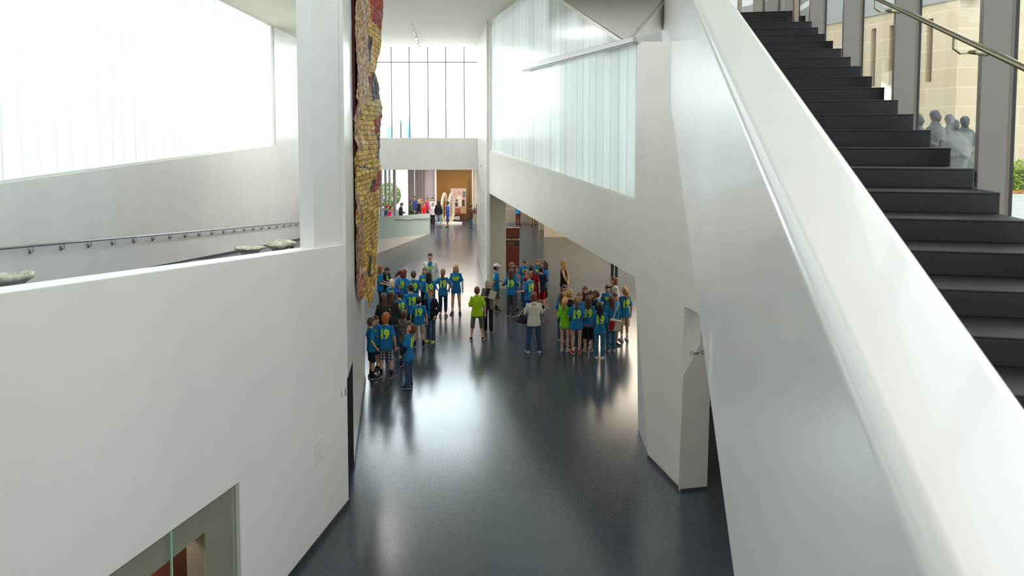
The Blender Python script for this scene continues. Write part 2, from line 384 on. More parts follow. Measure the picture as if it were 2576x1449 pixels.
# sloping soffit between the right wall and the stair
mb = MB()
A = W5.P(sT, CEIL, -.01); B = W5.P(W5.hit(1575, 103)[0], W5.hit(1575, 103)[1], -.01)
E, G = at(1706, 60, 18.5), at(1706, -45, 17.5); up_ = Vector((.15, .15, .03))
mb.raw([A, B, E, G]+[p+up_ for p in (A, B, E, G)], [(0, 1, 3), (1, 2, 3), (4, 7, 5), (5, 7, 6), (0, 4, 5, 1), (1, 5, 6, 2), (2, 6, 7, 3), (3, 7, 4, 0)])
struct(mb.build('ceiling_soffit', mat('bright_soffit_paint', (.90, .885, .84), .6)))
q4 = [at(1560, 60, 19.5), at(1730, 60, 19.5), at(1730, 125, 19.5), at(1560, 125, 19.5)]
mb = MB(); mb.hexa(q4, [p+Vector((0, .1, 0)) for p in q4]); struct(mb.build('trim_4', mat('grey_soffit_paint', (.5, .5, .5), .7)))
mb = MB(); bar_along(W5, c2[0], c3[0], 0, .07, -.004, -.014, mb); struct(mb.build('baseboard_right', M_skirt))
# pier under the far end of the right wall
pz = 27.3; x0, x1 = W5.P(0, 0, .02).x, at(1273, 600, pz).x
M_beige = mat('beige_plaster', (.56, .55, .46), .55, noise=.03)
mb = MB(); mb.box(x0, x1, W5.O.y+.02, W5.O.y+.45, 0, 4.44); struct(mb.build('wall_pier', M_beige))
# near jamb reveal of the big opening and the coat check pillar
j0 = W5.P(c2[0], 0, 0)
jt, jb = c1, c2
mb = MB(); q = fl(1605, 1078)
mb.hexa([W5.P(c2[0]+.02, 0, .02), W5.P(c2[0]+.3, 0, .3), (q.x+.3, q.y, 0), (q.x, q.y, 0)], [W5.P(c1[0]+.02, c1[1]+.3, .02), W5.P(c1[0]+.3, c1[1]+.3, .3), (q.x+.3, q.y, c1[1]+.3), (q.x, q.y-.1, c1[1]+.3)])
struct(mb.build('wall_jamb', M_wall2))
pa, pb = fl(1709, 1235), fl(1776, 1228)
WP = Frame(pa, pb-pa); L = (Vector(pb[:2])-Vector(pa[:2])).length
pt_ = WP.hit(1722, 771); ta = (pt_[0]*3.7/pt_[1], 3.7)
struct(slab('wall_pillar', WP, [(0.0, 0), (L, 0), (L+.06, 3.7), (ta[0], 3.7)], [], .9, plaster('shaded_plaster', (.50, .47, .41)), off=-.035))  # the pillar face's shade is put into a darker plaster colour
mb = MB(); bar_along(WP, 0, L, 0, .05, -.037, -.045, mb); struct(mb.build('baseboard_pillar', M_skirt))
sgn = empty('coat_check_sign'); me = text_mesh('Coat Check', .084, extrude=.002, align='LEFT')
hc = WP.hit(1732, 887)
o = link('lettering', me, mat('black_lettering', (.04, .04, .04), .5), sgn)
q = WP.P(hc[0], hc[1], -.042); o.location = q; o.rotation_euler = (math.pi/2, 0, math.atan2(WP.D.y, WP.D.x))
tag(sgn, 'black Coat Check lettering on the pillar beside the big stair parapet', 'sign')
# coat check room behind
mb = MB(); mb.box(3.55, 6.4, 14.6, 14.8, 0, 4.4); struct(mb.build('wall_coat_room', mat('brown_wood_panel', (.16, .085, .03), .5, noise=.3, nscale=3, stretch=(1, 1, .1))))
mb = MB(); mb.box(6.4, 6.6, 5, 14.8, 0, 4.4); struct(mb.build('wall_coat_side', M_beige))
# ---- rooms behind the right wall ----
mb = MB()
e0 = W5.P(.0, 0, .33); e1_ = W5.P(W5.sy(14.9), 0, .33)
rc = [(e0.x, e0.y), (e1_.x, e1_.y), (13, 14.9), (13, 48), (-14, 48), (-14, YF+.5), (W4.P(sf, 0, .05).x, YF+.5), (W4.P(sn, 0, .06).x, W5.O.y+.1)]
tris = tessellate_polygon([[Vector((x, y, 0)) for x, y in rc]])
mb.raw([(x, y, 4.46) for x, y in rc]+[(x, y, 4.52) for x, y in rc], [tuple(t) for t in tris]+[tuple(8+i for i in t) for t in tris]+[(i, (i+1) % 8, (i+1) % 8+8, i+8) for i in range(8)])
struct(mb.build('ceiling_passage', mat('grey_ceiling_paint', (.55, .54, .50), .8)))
mb = MB(); mb.box(12.8, 13, 14.8, 48, 0, 4.4); struct(mb.build('wall_right_room', M_beige))
mb = MB(); mb.box(5, 12.8, 14.8, 15, 0, 4.4); struct(mb.build('wall_near_room', M_beige))
mb = MB(); mb.box(1.9, 12.8, 39.5, 39.8, 0, 4.4); struct(mb.build('wall_room_end', mat('warm_beige_plaster', (.62, .55, .42), .55)))
mb = MB(); mb.box(at(1203, 500, 48).x+.2, 12.8, 47.8, 48, 0, 4.4); struct(mb.build('wall_back_right', mat('grey_brown_plaster', (.30, .28, .24), .6)))
# back wall behind the passage
Y2 = 48.0; X2 = lambda p: at(p, 500, Y2).x
mb = MB(); mb.box(X2(1069), X2(1095), Y2, Y2+.2, 0, 4.4); struct(mb.build('wall_back_lilac', mat('lilac_plaster', (.52, .47, .50), .6)))
mb = MB(); mb.box(X2(1095.5), X2(1099.5), Y2-.4, Y2+.1, 0, 4.4); struct(mb.build('trim_1', M_wall))
mb = MB(); mb.box(X2(1099.5), X2(1188), Y2, Y2+.2, 0, 4.4); struct(mb.build('wall_back_ochre', mat('ochre_wall', (.24, .11, .012), .55, noise=.1, nscale=1)))
mb = MB(); mb.box(X2(1188), X2(1190.5), Y2-.3, Y2+.1, 0, 4.4); struct(mb.build('trim_2', M_wall))
mb = MB(); mb.box(X2(1190.5), X2(1206), Y2, Y2+.2, 0, 4.4); struct(mb.build('wall_back_grey', M_beige))
w = empty('window_5'); struct(w)
M_post = mat('mauve_brown_post', (.22, .17, .17), .5)
for p0_, p1_ in ((930, 934), (944, 948), (957, 961), (969, 972.5), (979.5, 982), (990.5, 996), (1028, 1031), (1033, 1042), (1045, 1053), (1055, 1061), (1063, 1069)):
    mb = MB(); mb.box(X2(p0_), X2(p1_), Y2-.25, Y2+.15, 0, 4.4); mb.build('mullion', M_post, w)
mb = MB(); mb.box(X2(925), X2(1069), Y2+.02, Y2+.04, 0, 4.4); mb.build('pane', M_glass, w)
mb = MB(); mb.box(-14, X2(925), Y2, Y2+.2, 0, 4.4); struct(mb.build('wall_back_left', M_wall))
# ---- ceiling of the hall ----
SKY0, SKY1 = 4.0, 14.5
def cpoly(y0, y1, x0=-9.9, x1=None):
    xr0, xr1 = (PU(y0/D1.y, 2.75, 0).x, PU(y1/D1.y, 2.75, 0).x) if x1 is None else (x1, x1)
    return [(x0, y0), (xr0, y0), (xr1, y1), (x0, y1)]
mb = MB()
for cl in (cpoly(-3, SKY0), cpoly(SKY1, 33.5), cpoly(SKY0, SKY1, -9.9, -7.5), cpoly(SKY0, SKY1, 1.0)):
    mb.hexa([(x, y, CEIL) for x, y in cl], [(x, y, CEIL+.3) for x, y in cl])
struct(mb.build('ceiling', M_ceil))
w = empty('window_8'); struct(w)
mb = MB(); mb.box(-7.5, 1.0, SKY0, SKY1, CEIL+.28, CEIL+.3); mb.build('rooflight', M_chS, w)
mb = MB(); mb.box(-10.2, 3.2, -3.2, -3, 0, CEIL+.3); struct(mb.build('wall_back', M_wall))

# ================= STAIR =================
Ws = FU(2.40); k10, k0 = Ws.hit(2394, 372), Ws.hit(2077.4, 84.6)
DV, DH = (k0[0]-k10[0])/10, (k0[1]-k10[1])/10
nos = lambda k: (k10[0]-(k-10)*DV, k10[1]-(k-10)*DH)
M_gran = mat('black_granite', (.010, .011, .014), .5, spec=.35, noise=.6, nscale=260)
sts = empty('staircase', PU(nos(25)[0], 1.6, 0))
inv = Matrix.Translation(-sts.location)
for k in range(-4, 25):
    v, h = nos(k); mb = MB()
    v1 = nos(k-1)[0]+.02 if k > -4 else v+2.2
    mb.hexa([PU(v+.002, .80, h-DH), PU(v+.002, 2.397, h-DH), PU(v1, 2.397, h-DH), PU(v1, .80, h-DH)], [PU(v+.002, .80, h-.014), PU(v+.002, 2.397, h-.014), PU(v1, 2.397, h-.014), PU(v1, .80, h-.014)])
    mb.hexa([PU(v, .80, h-.014), PU(v, 2.40, h-.014), PU(v1, 2.40, h-.014), PU(v1, .80, h-.014)], [PU(v, .80, h), PU(v, 2.40, h), PU(v1, 2.40, h), PU(v1, .80, h)])
    o = mb.build('step', M_gran, sts, bevel=.004); o.matrix_parent_inverse = inv
mb = MB()   # soffit slab under the flight
v0, h0 = nos(-4); v9, h9 = nos(24)
mb.hexa([PU(v9, .84, h9-.45), PU(v9, 2.38, h9-.45), PU(v0, 2.38, h0-.45), PU(v0, .84, h0-.45)], [PU(v9, .84, h9-.16), PU(v9, 2.38, h9-.16), PU(v0, 2.38, h0-.16), PU(v0, .84, h0-.16)])
o = mb.build('soffit', M_wall, sts); o.matrix_parent_inverse = inv
Wl, Wr = FU(.50), FU(.86)
l0, l1 = Wl.hit(1661, 70), Wl.hit(1843, 1449); r0, r1 = Wr.hit(1862, 22), Wr.hit(2576, 985)
va, vb = -1.5, 17.5
ring = lambda v: [PU(v, .50, lin(l0, l1, v)), PU(v, .86, lin(l0, l1, v)), PU(v, .86, lin(r0, r1, v)), PU(v, .50, lin(r0, r1, v))]
mb = MB(); mb.hexa(ring(va), ring(vb))
M_par = mat('glossy_white_plaster', (.79, .785, .755), .26, noise=.02, nscale=2, coat=.3)
o = struct(mb.build('wall_stair_parapet', M_par, bevel=.055, bseg=5))
for p in o.data.polygons: p.use_smooth = True
wn = o.modifiers.new('weighted_normal', 'WEIGHTED_NORMAL')
tag(sts, 'black granite staircase rising behind the broad white sloping parapet', 'staircase')
# curtain wall beside the stair
Wg = FU(2.64)
cw = empty('window_6'); struct(cw)
M_fin = mat('taupe_metal_fin', (.235, .205, .19), .45); M_fr = mat('bronze_frame', (.16, .13, .10), .4); M_gask = mat('black_gasket', (.012, .012, .014), .5)
vs = [Wg.hit(p, 300)[0] for p in (2545, 2305, 2163, 2070)]
sp = (vs[3]-vs[0])/3; vs = [vs[0]-sp*2, vs[0]-sp]+vs+[vs[3]+sp*k for k in (1, 2, 3)]
for v in vs:
    m1 = MB(); m1.hexa([PU(v-.03, 2.42, 3.5), PU(v-.03, 2.60, 3.5), PU(v+.03, 2.60, 3.5), PU(v+.03, 2.42, 3.5)], [PU(v-.03, 2.42, CEIL), PU(v-.03, 2.60, CEIL), PU(v+.03, 2.60, CEIL), PU(v+.03, 2.42, CEIL)])
    fin = m1.build('fin', M_fin, cw)
    m2 = MB(); m2.hexa([PU(v-.03, 2.60, 3.5), PU(v-.03, 2.625, 3.5), PU(v+.03, 2.625, 3.5), PU(v+.03, 2.60, 3.5)], [PU(v-.03, 2.60, CEIL), PU(v-.03, 2.625, CEIL), PU(v+.03, 2.625, CEIL), PU(v+.03, 2.60, CEIL)]); m2.build('frame', M_fr, cw)
    m3 = MB(); m3.hexa([PU(v-.03, 2.625, 3.5), PU(v-.03, 2.65, 3.5), PU(v+.03, 2.65, 3.5), PU(v+.03, 2.625, 3.5)], [PU(v-.03, 2.625, CEIL), PU(v-.03, 2.65, CEIL), PU(v+.03, 2.65, CEIL), PU(v+.03, 2.625, CEIL)]); m3.build('gasket', M_gask, cw)
mb = MB(); mb.hexa([PU(vs[0], 2.64, 3.5), PU(vs[0], 2.648, 3.5), PU(vs[-1], 2.648, 3.5), PU(vs[-1], 2.64, 3.5)], [PU(vs[0], 2.64, CEIL), PU(vs[0], 2.648, CEIL), PU(vs[-1], 2.648, CEIL), PU(vs[-1], 2.64, CEIL)])
mb.build('pane', M_glass, cw)
mb = MB()  # sill ledge between stair and glass, pale stone
mb.hexa([PU(vs[0], 2.4, 3.3), PU(vs[0], 2.7, 3.3), PU(vs[-1], 2.7, 3.3), PU(vs[-1], 2.4, 3.3)], [PU(vs[0], 2.4, 3.5), PU(vs[0], 2.7, 3.5), PU(vs[-1], 2.7, 3.5), PU(vs[-1], 2.4, 3.5)])
mb.build('sill', M_beige, cw)
# handrail
hr = empty('handrail', PU(2, 2.2, 5)); hi = Matrix.Translation(-hr.location)
Wh = FU(2.22); ha, hb = Wh.hit(2210, -2), Wh.hit(2576, 170)
hp = lambda v: PU(v, 2.22, lin(ha, hb, v))
M_rail = mat('bronzed_steel_rail', (.30, .27, .18), .25, metal=.9)
mb = MB(); mb.tube([hp(1.5), hp(3), hp(6), hp(9.5)], .021, 14); o = mb.build('rail', M_rail, hr, True); o.matrix_parent_inverse = hi
for v in vs[1:7]:
    p = hp(v-.05); e = PU(v-.03, 2.46, p.z-.13); mb = MB()
    mb.tube([p+Vector((0, 0, -.01)), p+Vector((0, 0, -.06)), p+Vector((0, 0, -.10)), p*.8+e*.2+Vector((0, 0, -.11)), p*.5+e*.5+Vector((0, 0, -.065))], .009, 8)
    f0 = p*.55+e*.45+Vector((0, 0, -.07)); mb.tube([f0, f0*.6+e*.4, f0*.3+e*.7, e], [(.012, .012), (.012, .02), (.012, .026), (.012, .026)], 8)
    o = mb.build('bracket', M_rail, hr, True); o.matrix_parent_inverse = hi
tag(hr, 'round bronze steel handrail on brackets above the black stair', 'handrail')

# ramp handrail on the outer wall
rr = empty('handrail', (-8.7, 20, 2)); ri = Matrix.Translation(-rr.location)
M_steel = mat('satin_steel', (.30, .31, .34), .35, metal=.8)
r_a, r_b = W3.hit(72, 618.5), W3.hit(784, 556)
pts = [W3.P(s, lin(r_a, r_b, s), -.08) for s in (W3.sy(7.5), W3.sy(16), W3.sy(24), W3.sy(32.8))]
mb = MB(); mb.tube(pts, .022, 8); o = mb.build('rail', M_steel, rr, True); o.matrix_parent_inverse = ri
s0_, s1_ = r_a[0], r_b[0]
for k in range(-3, 23):
    s = s0_+(s1_-s0_)*k/22; h = lin(r_a, r_b, s)
    mb = MB(); mb.tube([W3.P(s, h-.02, -.08), W3.P(s, h-.11, -.08), W3.P(s, h-.12, -.06), W3.P(s, h-.12, -.012)], .009, 6)
    mb.tube([W3.P(s, h-.15, -.008), W3.P(s, h-.05, -.008)], [(.03, .008), (.03, .008)], 6)
    o = mb.build('bracket', M_steel, rr, True); o.matrix_parent_inverse = ri
tag(rr, 'thin steel handrail on many small brackets along the far ramp wall', 'handrail')
# ================= OUTSIDE (right, beyond the stair glazing) =================
GZ = 4.62
tl = [PU(v, 2.72, 0) for v in (-6, 34, 60)]
M_paving = mat('pale_concrete_paving', (.42, .44, .43), .8, noise=.08, nscale=3)
pts = [(p.x, p.y) for p in tl]+[(45, 60), (45, -6)]
mb = MB(); mb.poly([(x, y, GZ) for x, y in pts]); mb.poly([(x, y, GZ-.02) for x, y in reversed(pts)]); struct(mb.build('floor_terrace', M_paving))
def leafy(name, x0, x1, y0, y1, z0, z1, n, col, s=.045, seed=1):
    rg = random.Random(seed); mb = MB()
    for _ in range(n):
        # points near the shell of a rounded box
        u, v, w_ = rg.random(), rg.random(), rg.random(); q = rg.choice((0, 1, 1, 2))
        if q == 0: v = rg.choice((.02, .98))
        elif q == 1: v = rg.uniform(0, .12)
        else: w_ = rg.uniform(.88, 1)
        c = Vector((x0+(x1-x0)*u, y0+(y1-y0)*v, z0+(z1-z0)*w_+.05*math.sin(u*23)+.03*math.sin(u*61)))
        a = Vector((rg.gauss(0, 1), rg.gauss(0, 1), rg.gauss(0, 1))).normalized(); b = a.orthogonal().normalized()
        ss = s*rg.uniform(.6, 1.3); mb.poly([c-a*ss, c+b*ss*.5, c+a*ss, c-b*ss*.5])
    mb.box(x0+.08, x1-.08, y0+.1, y1-.1, z0, z1-.12)
    return mb.build(name, col)
M_leaf = mat('bright_hedge_leaf', (.21, .30, .035), .6, noise=.5, nscale=7)
hx0 = at(2434, 450, 16.9).x
o = leafy('hedge', hx0, hx0+6, 16.6, 17.9, GZ, 5.28, 9000, M_leaf); tag(o, 'clipped green hedge at the foot of the stone building outside', 'hedge')
mb = MB(); rg = random.Random(3)
for _ in range(2600):
    c = Vector((rg.uniform(hx0-.3, hx0+6), rg.uniform(15.75, 16.45), GZ+.004+rg.random()*.03)); a = Vector((rg.gauss(0, 1), rg.gauss(0, 1), rg.gauss(0, .4))).normalized()*.05; b = a.orthogonal().normalized()*.02
    mb.poly([c-a, c+b, c+a, c-b])
o = mb.build('bark_mulch', mat('orange_bark', (.36, .16, .04), .8, noise=.5, nscale=9)); tag(o, 'orange brown bark mulch strip in front of the hedge', 'mulch', kind='stuff')
def stone_mat():
    m = bpy.data.materials.new('limestone_ashlar'); m.use_nodes = True; nt = m.node_tree; b = nt.nodes['Principled BSDF']; b.inputs['Roughness'].default_value = .8
    tc = nt.nodes.new('ShaderNodeTexCoord'); sx = nt.nodes.new('ShaderNodeSeparateXYZ'); cb = nt.nodes.new('ShaderNodeCombineXYZ')
    nt.links.new(tc.outputs['Object'], sx.inputs[0]); nt.links.new(sx.outputs[0], cb.inputs[0]); nt.links.new(sx.outputs[2], cb.inputs[1])
    br = nt.nodes.new('ShaderNodeTexBrick'); br.inputs['Scale'].default_value = 1; br.inputs['Brick Width'].default_value = 1.9; br.inputs['Row Height'].default_value = .57
    br.inputs['Mortar Size'].default_value = .012; br.inputs['Mortar Smooth'].default_value = .1
    br.inputs['Color1'].default_value = (*STONE, 1); br.inputs['Color2'].default_value = (STONE[0]*.94, STONE[1]*.92, STONE[2]*.88, 1); br.inputs['Mortar'].default_value = (min(1, STONE[0]*1.25), min(1, STONE[1]*1.28), min(1, STONE[2]*1.3), 1)
    nt.links.new(cb.outputs[0], br.inputs['Vector']); nt.links.new(br.outputs[0], b.inputs[0]); return m
STONE = (.60, .50, .36)
M_stone = stone_mat(); M_slit = mat('dark_bronze_window', (.10, .075, .05), .35)
cA = at(2402, 340, 20.0)
FR1 = Frame((cA.x, 20.0), (1, .03)); FR2 = Frame((cA.x, 20.0), (-.36, 1))
bd = empty('stone_building', (cA.x, 20, GZ)); bi = Matrix.Translation(-bd.location)
o = slab('front_wall', FR1, [(0, GZ), (0, 13.5), (14, 13.5), (14, GZ)], [], .5, M_stone, None, local=True); o.parent = bd; o.matrix_parent_inverse = bi
hs = []
for px0, px1 in ((2327, 2343), (2234, 2246), (2188, 2201), (2125, 2131)):
    a0, a1 = FR2.hit(px0, 200)[0], FR2.hit(px1, 200)[0]; hs.append([(a1, 7.62), (a1, 9.55), (a0, 9.55), (a0, 7.62)])
o = slab('side_wall', FR2, [(.0, GZ), (.0, 9.97), (16, 9.97), (16, GZ)], hs, -.5, M_stone, None, local=True); o.parent = bd; o.matrix_parent_inverse = bi
for q in hs:
    mb = MB(); bar_along(FR2, q[0][0]-.02, q[2][0]+.02, 7.6, 9.57, -.36, -.30, mb); o = mb.build('window', M_slit, bd); o.matrix_parent_inverse = bi
mb = MB(); bar_along(FR2, -.6, 16, 9.97, 13.5, .06, -.5, mb); o = mb.build('grey_reflection_band', mat('grey_reflection_tone', (.30, .31, .31), .5), bd); o.matrix_parent_inverse = bi  # grey band above the cornice line, a reflection in the panes built as solid
mb = MB(); bar_along(FR1, -.02, 14, GZ, GZ+.35, -.06, .05, mb); o = mb.build('plinth', mat('limestone_plinth', STONE, .8), bd); o.matrix_parent_inverse = bi
tag(bd, 'cream limestone building with narrow dark windows seen through the stair glazing', 'building')

# statues
M_bronze = mat('weathered_bronze', (.055, .062, .066), .6, noise=.35, nscale=6)
def statue(px, py, Y, f, label, width=1.0, hood=False):
    p = at(px, py, Y); h = p.z-GZ; root = empty('statue', (p.x, Y, GZ), -math.radians(f)); rg = random.Random(px); mb = MB(); rings = []
    ph = [rg.uniform(0, 6) for _ in range(4)]
    for z, rx, ry in ((0.0, .24, .20), (.1, .25, .21), (.35, .24, .20), (.6, .27, .21), (.95, .30, .22), (1.2, .31, .21), (1.38, .29, .18), (1.48, .22, .14), (1.55, .11, .10), (1.62, .075, .08)):
        k_ = h/1.87; n = 26
        rings.append([(width*k_*rx*math.cos(2*math.pi*j/n)*(1+.07*math.sin(5*2*math.pi*j/n+ph[0]+z)+.04*math.sin(9*2*math.pi*j/n+ph[1])), k_*ry*math.sin(2*math.pi*j/n)*(1+.07*math.sin(4*2*math.pi*j/n+ph[2])), z*k_) for j in range(n)])
    mb.loft(rings); k_ = h/1.87
    mb.ell((0, .0, 1.74*k_), (.095*k_, .115*k_, .135*k_), 14, 10); mb.ell((0, .04*k_, 1.68*k_), (.07*k_, .085*k_, .08*k_), 12, 8)
    mb.tube([Vector((0, .11, 1.75))*k_, Vector((0, .135, 1.70))*k_], .014*k_, 6)
    for s in (-1, 1):
        mb.tube([Vector((s*.25*width, 0, 1.42))*k_, Vector((s*.34*width, .0, 1.15))*k_, Vector((s*.20*width, .20, 1.02))*k_, Vector((s*.04, .25, 1.05))*k_], [.085*k_, .075*k_, .055*k_, .04*k_], 10)
        mb.ell((s*.045*k_, .095*k_, 1.755*k_), (.016*k_, .012*k_, .012*k_), 6, 5)
    if hood: mb.tube([Vector((.15*math.cos(t*math.pi/8), .13*math.sin(t*math.pi/8), 1.52+.03*math.sin(t*math.pi/8)))*k_ for t in range(17)], .035*k_, 8)
    else: mb.tube([Vector((.10*math.cos(t*math.pi/8), .09*math.sin(t*math.pi/8), 1.56))*k_ for t in range(17)], .02*k_, 8)
    me = remeshed_simple(mb, .022); link('figure', me, M_bronze, root)
    mb = MB(); mb.ell((0, -.02*k_, 1.785*k_), (.103*k_, .112*k_, .115*k_), 14, 9); mb.build('head_covering' if hood else 'hair', M_bronze, root, True)
    tag(root, label, 'statue', 'weathered bronze statues on the terrace'); return root
def remeshed_simple(mb, vox):
    o = bpy.data.objects.new('raw', mb.mesh('raw')); C.objects.link(o); md = o.modifiers.new('r', 'REMESH'); md.mode = 'VOXEL'; md.voxel_size = vox; md.use_smooth_shade = True
    r = bpy.data.meshes.new_from_object(o.evaluated_get(bpy.context.evaluated_depsgraph_get())); r.name = 'figure'; bpy.data.objects.remove(o); r.materials.clear(); return r
statue(2428, 294, 15.6, 200, 'rightmost bronze statue, hooded and broad, arms folded under its robe', 1.1, True)
statue(2403, 303, 14.5, 185, 'bronze statue standing lowest and nearest, bald head, beside the hooded one', .95)
statue(2391, 290, 17.0, 110, 'bronze statue looking left behind the lowest one')
statue(2354, 279, 16.7, 150, 'tallest bronze statue, second from the left in the row', 1.15)
statue(2310, 287, 15.1, 140, 'leftmost bronze statue raising hands to its face, partly hidden by the stair', .9)

# things beyond the stair landing
w = empty('window_7'); struct(w)
for p0_, p1_, Y, yb in ((1859, 1866.5, 15.0, 26), (1958, 1966.5, 15.0, 26)):
    q0, q1 = at(p0_, yb, Y), at(p1_, yb, Y); mb = MB(); mb.box(q0.x, q1.x, Y, Y+.12, 7.4, CEIL); mb.build('post', mat('tan_post', (.26, .20, .15), .5), w)
q0, q1 = at(1866, 18, 18), at(1945, -2, 18); a_ = (q1.z-q0.z)/(q1.x-q0.x)
mb = MB(); xr_ = at(2050, 0, 18).x
mb.hexa([(q0.x-1, 18, 6.5), (xr_, 18, 6.5), (xr_, 18.3, 6.5), (q0.x-1, 18.3, 6.5)], [(q0.x-1, 18, q0.z-a_), (xr_, 18, q0.z+a_*(xr_-q0.x)), (xr_, 18.3, q0.z+a_*(xr_-q0.x)), (q0.x-1, 18.3, q0.z-a_)])
struct(mb.build('wall_upper_landing', mat('grey_green_plaster', (.20, .21, .19), .6)))
mb = MB(); v_, h_ = nos(-2); q0, q1 = PU(v_+.1, 2.25, h_), PU(v_+.1, 2.33, h_)
p0_, p1_ = at(1998.5, 52, q0.y), at(2009, 52, q0.y)
np_ = empty('newel_post', (p0_.x, q0.y, h_)); mb.box(p0_.x, p1_.x, q0.y, q0.y+.08, h_, CEIL); o = mb.build('shaft', mat('tan_post', (.26, .20, .15), .5), np_); o.matrix_parent_inverse = Matrix.Translation(-np_.location)
tag(np_, 'slender tan square post standing near the top of the black stair', 'post')
# white sloping guard beyond the landing
mb = MB(); Yq = 12.6
qa, qb, qc, qd = at(2010, 30, Yq), at(2010, 18, Yq), at(2050, -8, Yq), at(2050, 5, Yq)
mb.hexa([qa, qb, qc, qd], [p+Vector((0, .1, 0)) for p in (qa, qb, qc, qd)]); struct(mb.build('trim_3', M_wall))

# ================= THE HANGING =================
def interp(tab, y):
    if y <= tab[0][0]: return tab[0][1]
    for (a0, v0), (a1, v1) in zip(tab, tab[1:]):
        if y <= a1: return v0+(v1-v0)*(y-a0)/(a1-a0)
    return tab[-1][1]
RB = [(-400, 962), (0, 965), (60, 962), (100, 959), (150, 950), (180, 947), (200, 949), (230, 955), (260, 960), (300, 959), (350, 956), (380, 954), (420, 958), (440, 959), (455, 957), (480, 956), (530, 954), (560, 952), (600, 948), (660, 948), (700, 951), (730, 950), (750, 947), (790, 938)]
LB = [(-400, 897), (0, 895), (60, 893), (150, 897), (180, 900), (250, 898), (300, 892), (340, 890), (370, 899), (415, 889), (440, 891), (500, 893), (530, 897), (600, 896), (680, 891), (700, 890), (790, 896)]
HEM = [(0, 715), (.06, 742), (.22, 757), (.3, 748), (.42, 752), (.55, 757), (.62, 760), (.68, 783), (.72, 768), (.80, 738), (.9, 715), (1, 690)]
REG = [  # polygon (a,y) colour index: 1 red 2 dark 3 beads 4 red beads 5 pale gold
 (1, [(.5, -400), (1.1, -400), (1.1, 75), (.88, 72), (.55, 50), (.45, 0)]), (3, [(-.1, -400), (.25, -400), (.40, 10), (.44, 90), (.60, 150), (.45, 200), (.42, 262), (-.1, 262)]),
 (2, [(.42, 84), (.58, 92), (.62, 155), (.5, 152)]), (1, [(.5, 196), (.66, 190), (.62, 230), (.5, 245)]), (2, [(.66, 182), (.85, 182), (1.1, 215), (1.1, 248), (.58, 255), (.56, 243)]),
 (5, [(.55, 256), (1.1, 246), (1.1, 285), (.72, 292)]), (1, [(.72, 300), (1.1, 282), (1.1, 332), (.8, 340)]), (3, [(-.1, 262), (.2, 262), (.16, 330), (.25, 372), (-.1, 380)]),
 (2, [(.9, 340), (1.1, 340), (1.1, 400), (.88, 398)]), (1, [(.78, 452), (.88, 430), (1.1, 428), (1.1, 462), (.72, 486), (.62, 480)]), (2, [(.55, 470), (.8, 440), (.7, 470), (.58, 486)]),
 (3, [(-.1, 480), (.12, 478), (.28, 545), (.25, 560), (.1, 555)]), (3, [(-.1, 560), (.3, 560), (.30, 600), (.25, 640), (.48, 690), (.4, 700), (-.1, 690)]), (4, [(-.1, 680), (.35, 690), (.45, 720), (.32, 735), (.38, 790), (-.1, 790)]),
 (3, [(.62, 570), (.74, 570), (.8, 620), (.7, 640)]), (2, [(.6, 640), (.75, 645), (.62, 700), (.54, 690)]), (2, [(.0, 416), (.9, 424), (.9, 428), (.3, 424), (.0, 420)]), (2, [(.60, 690), (.80, 688), (.80, 692), (.6, 696)])]  # the long thin strip at mid height paints a fold's shadow line dark
def inside(poly, x, y):
    c = False; n = len(poly)
    for i in range(n):
        x0, y0 = poly[i]; x1, y1 = poly[i-1]
        if (y0 > y) != (y1 > y) and x < (x1-x0)*(y-y0)/(y1-y0)+x0: c = not c
    return c
COLS = {0: (.74, .46, .10), 1: (.42, .03, .025), 2: (.055, .045, .045), 3: (.40, .25, .13), 4: (.42, .10, .05), 5: (.58, .47, .22)}
from mathutils import noise as NZ
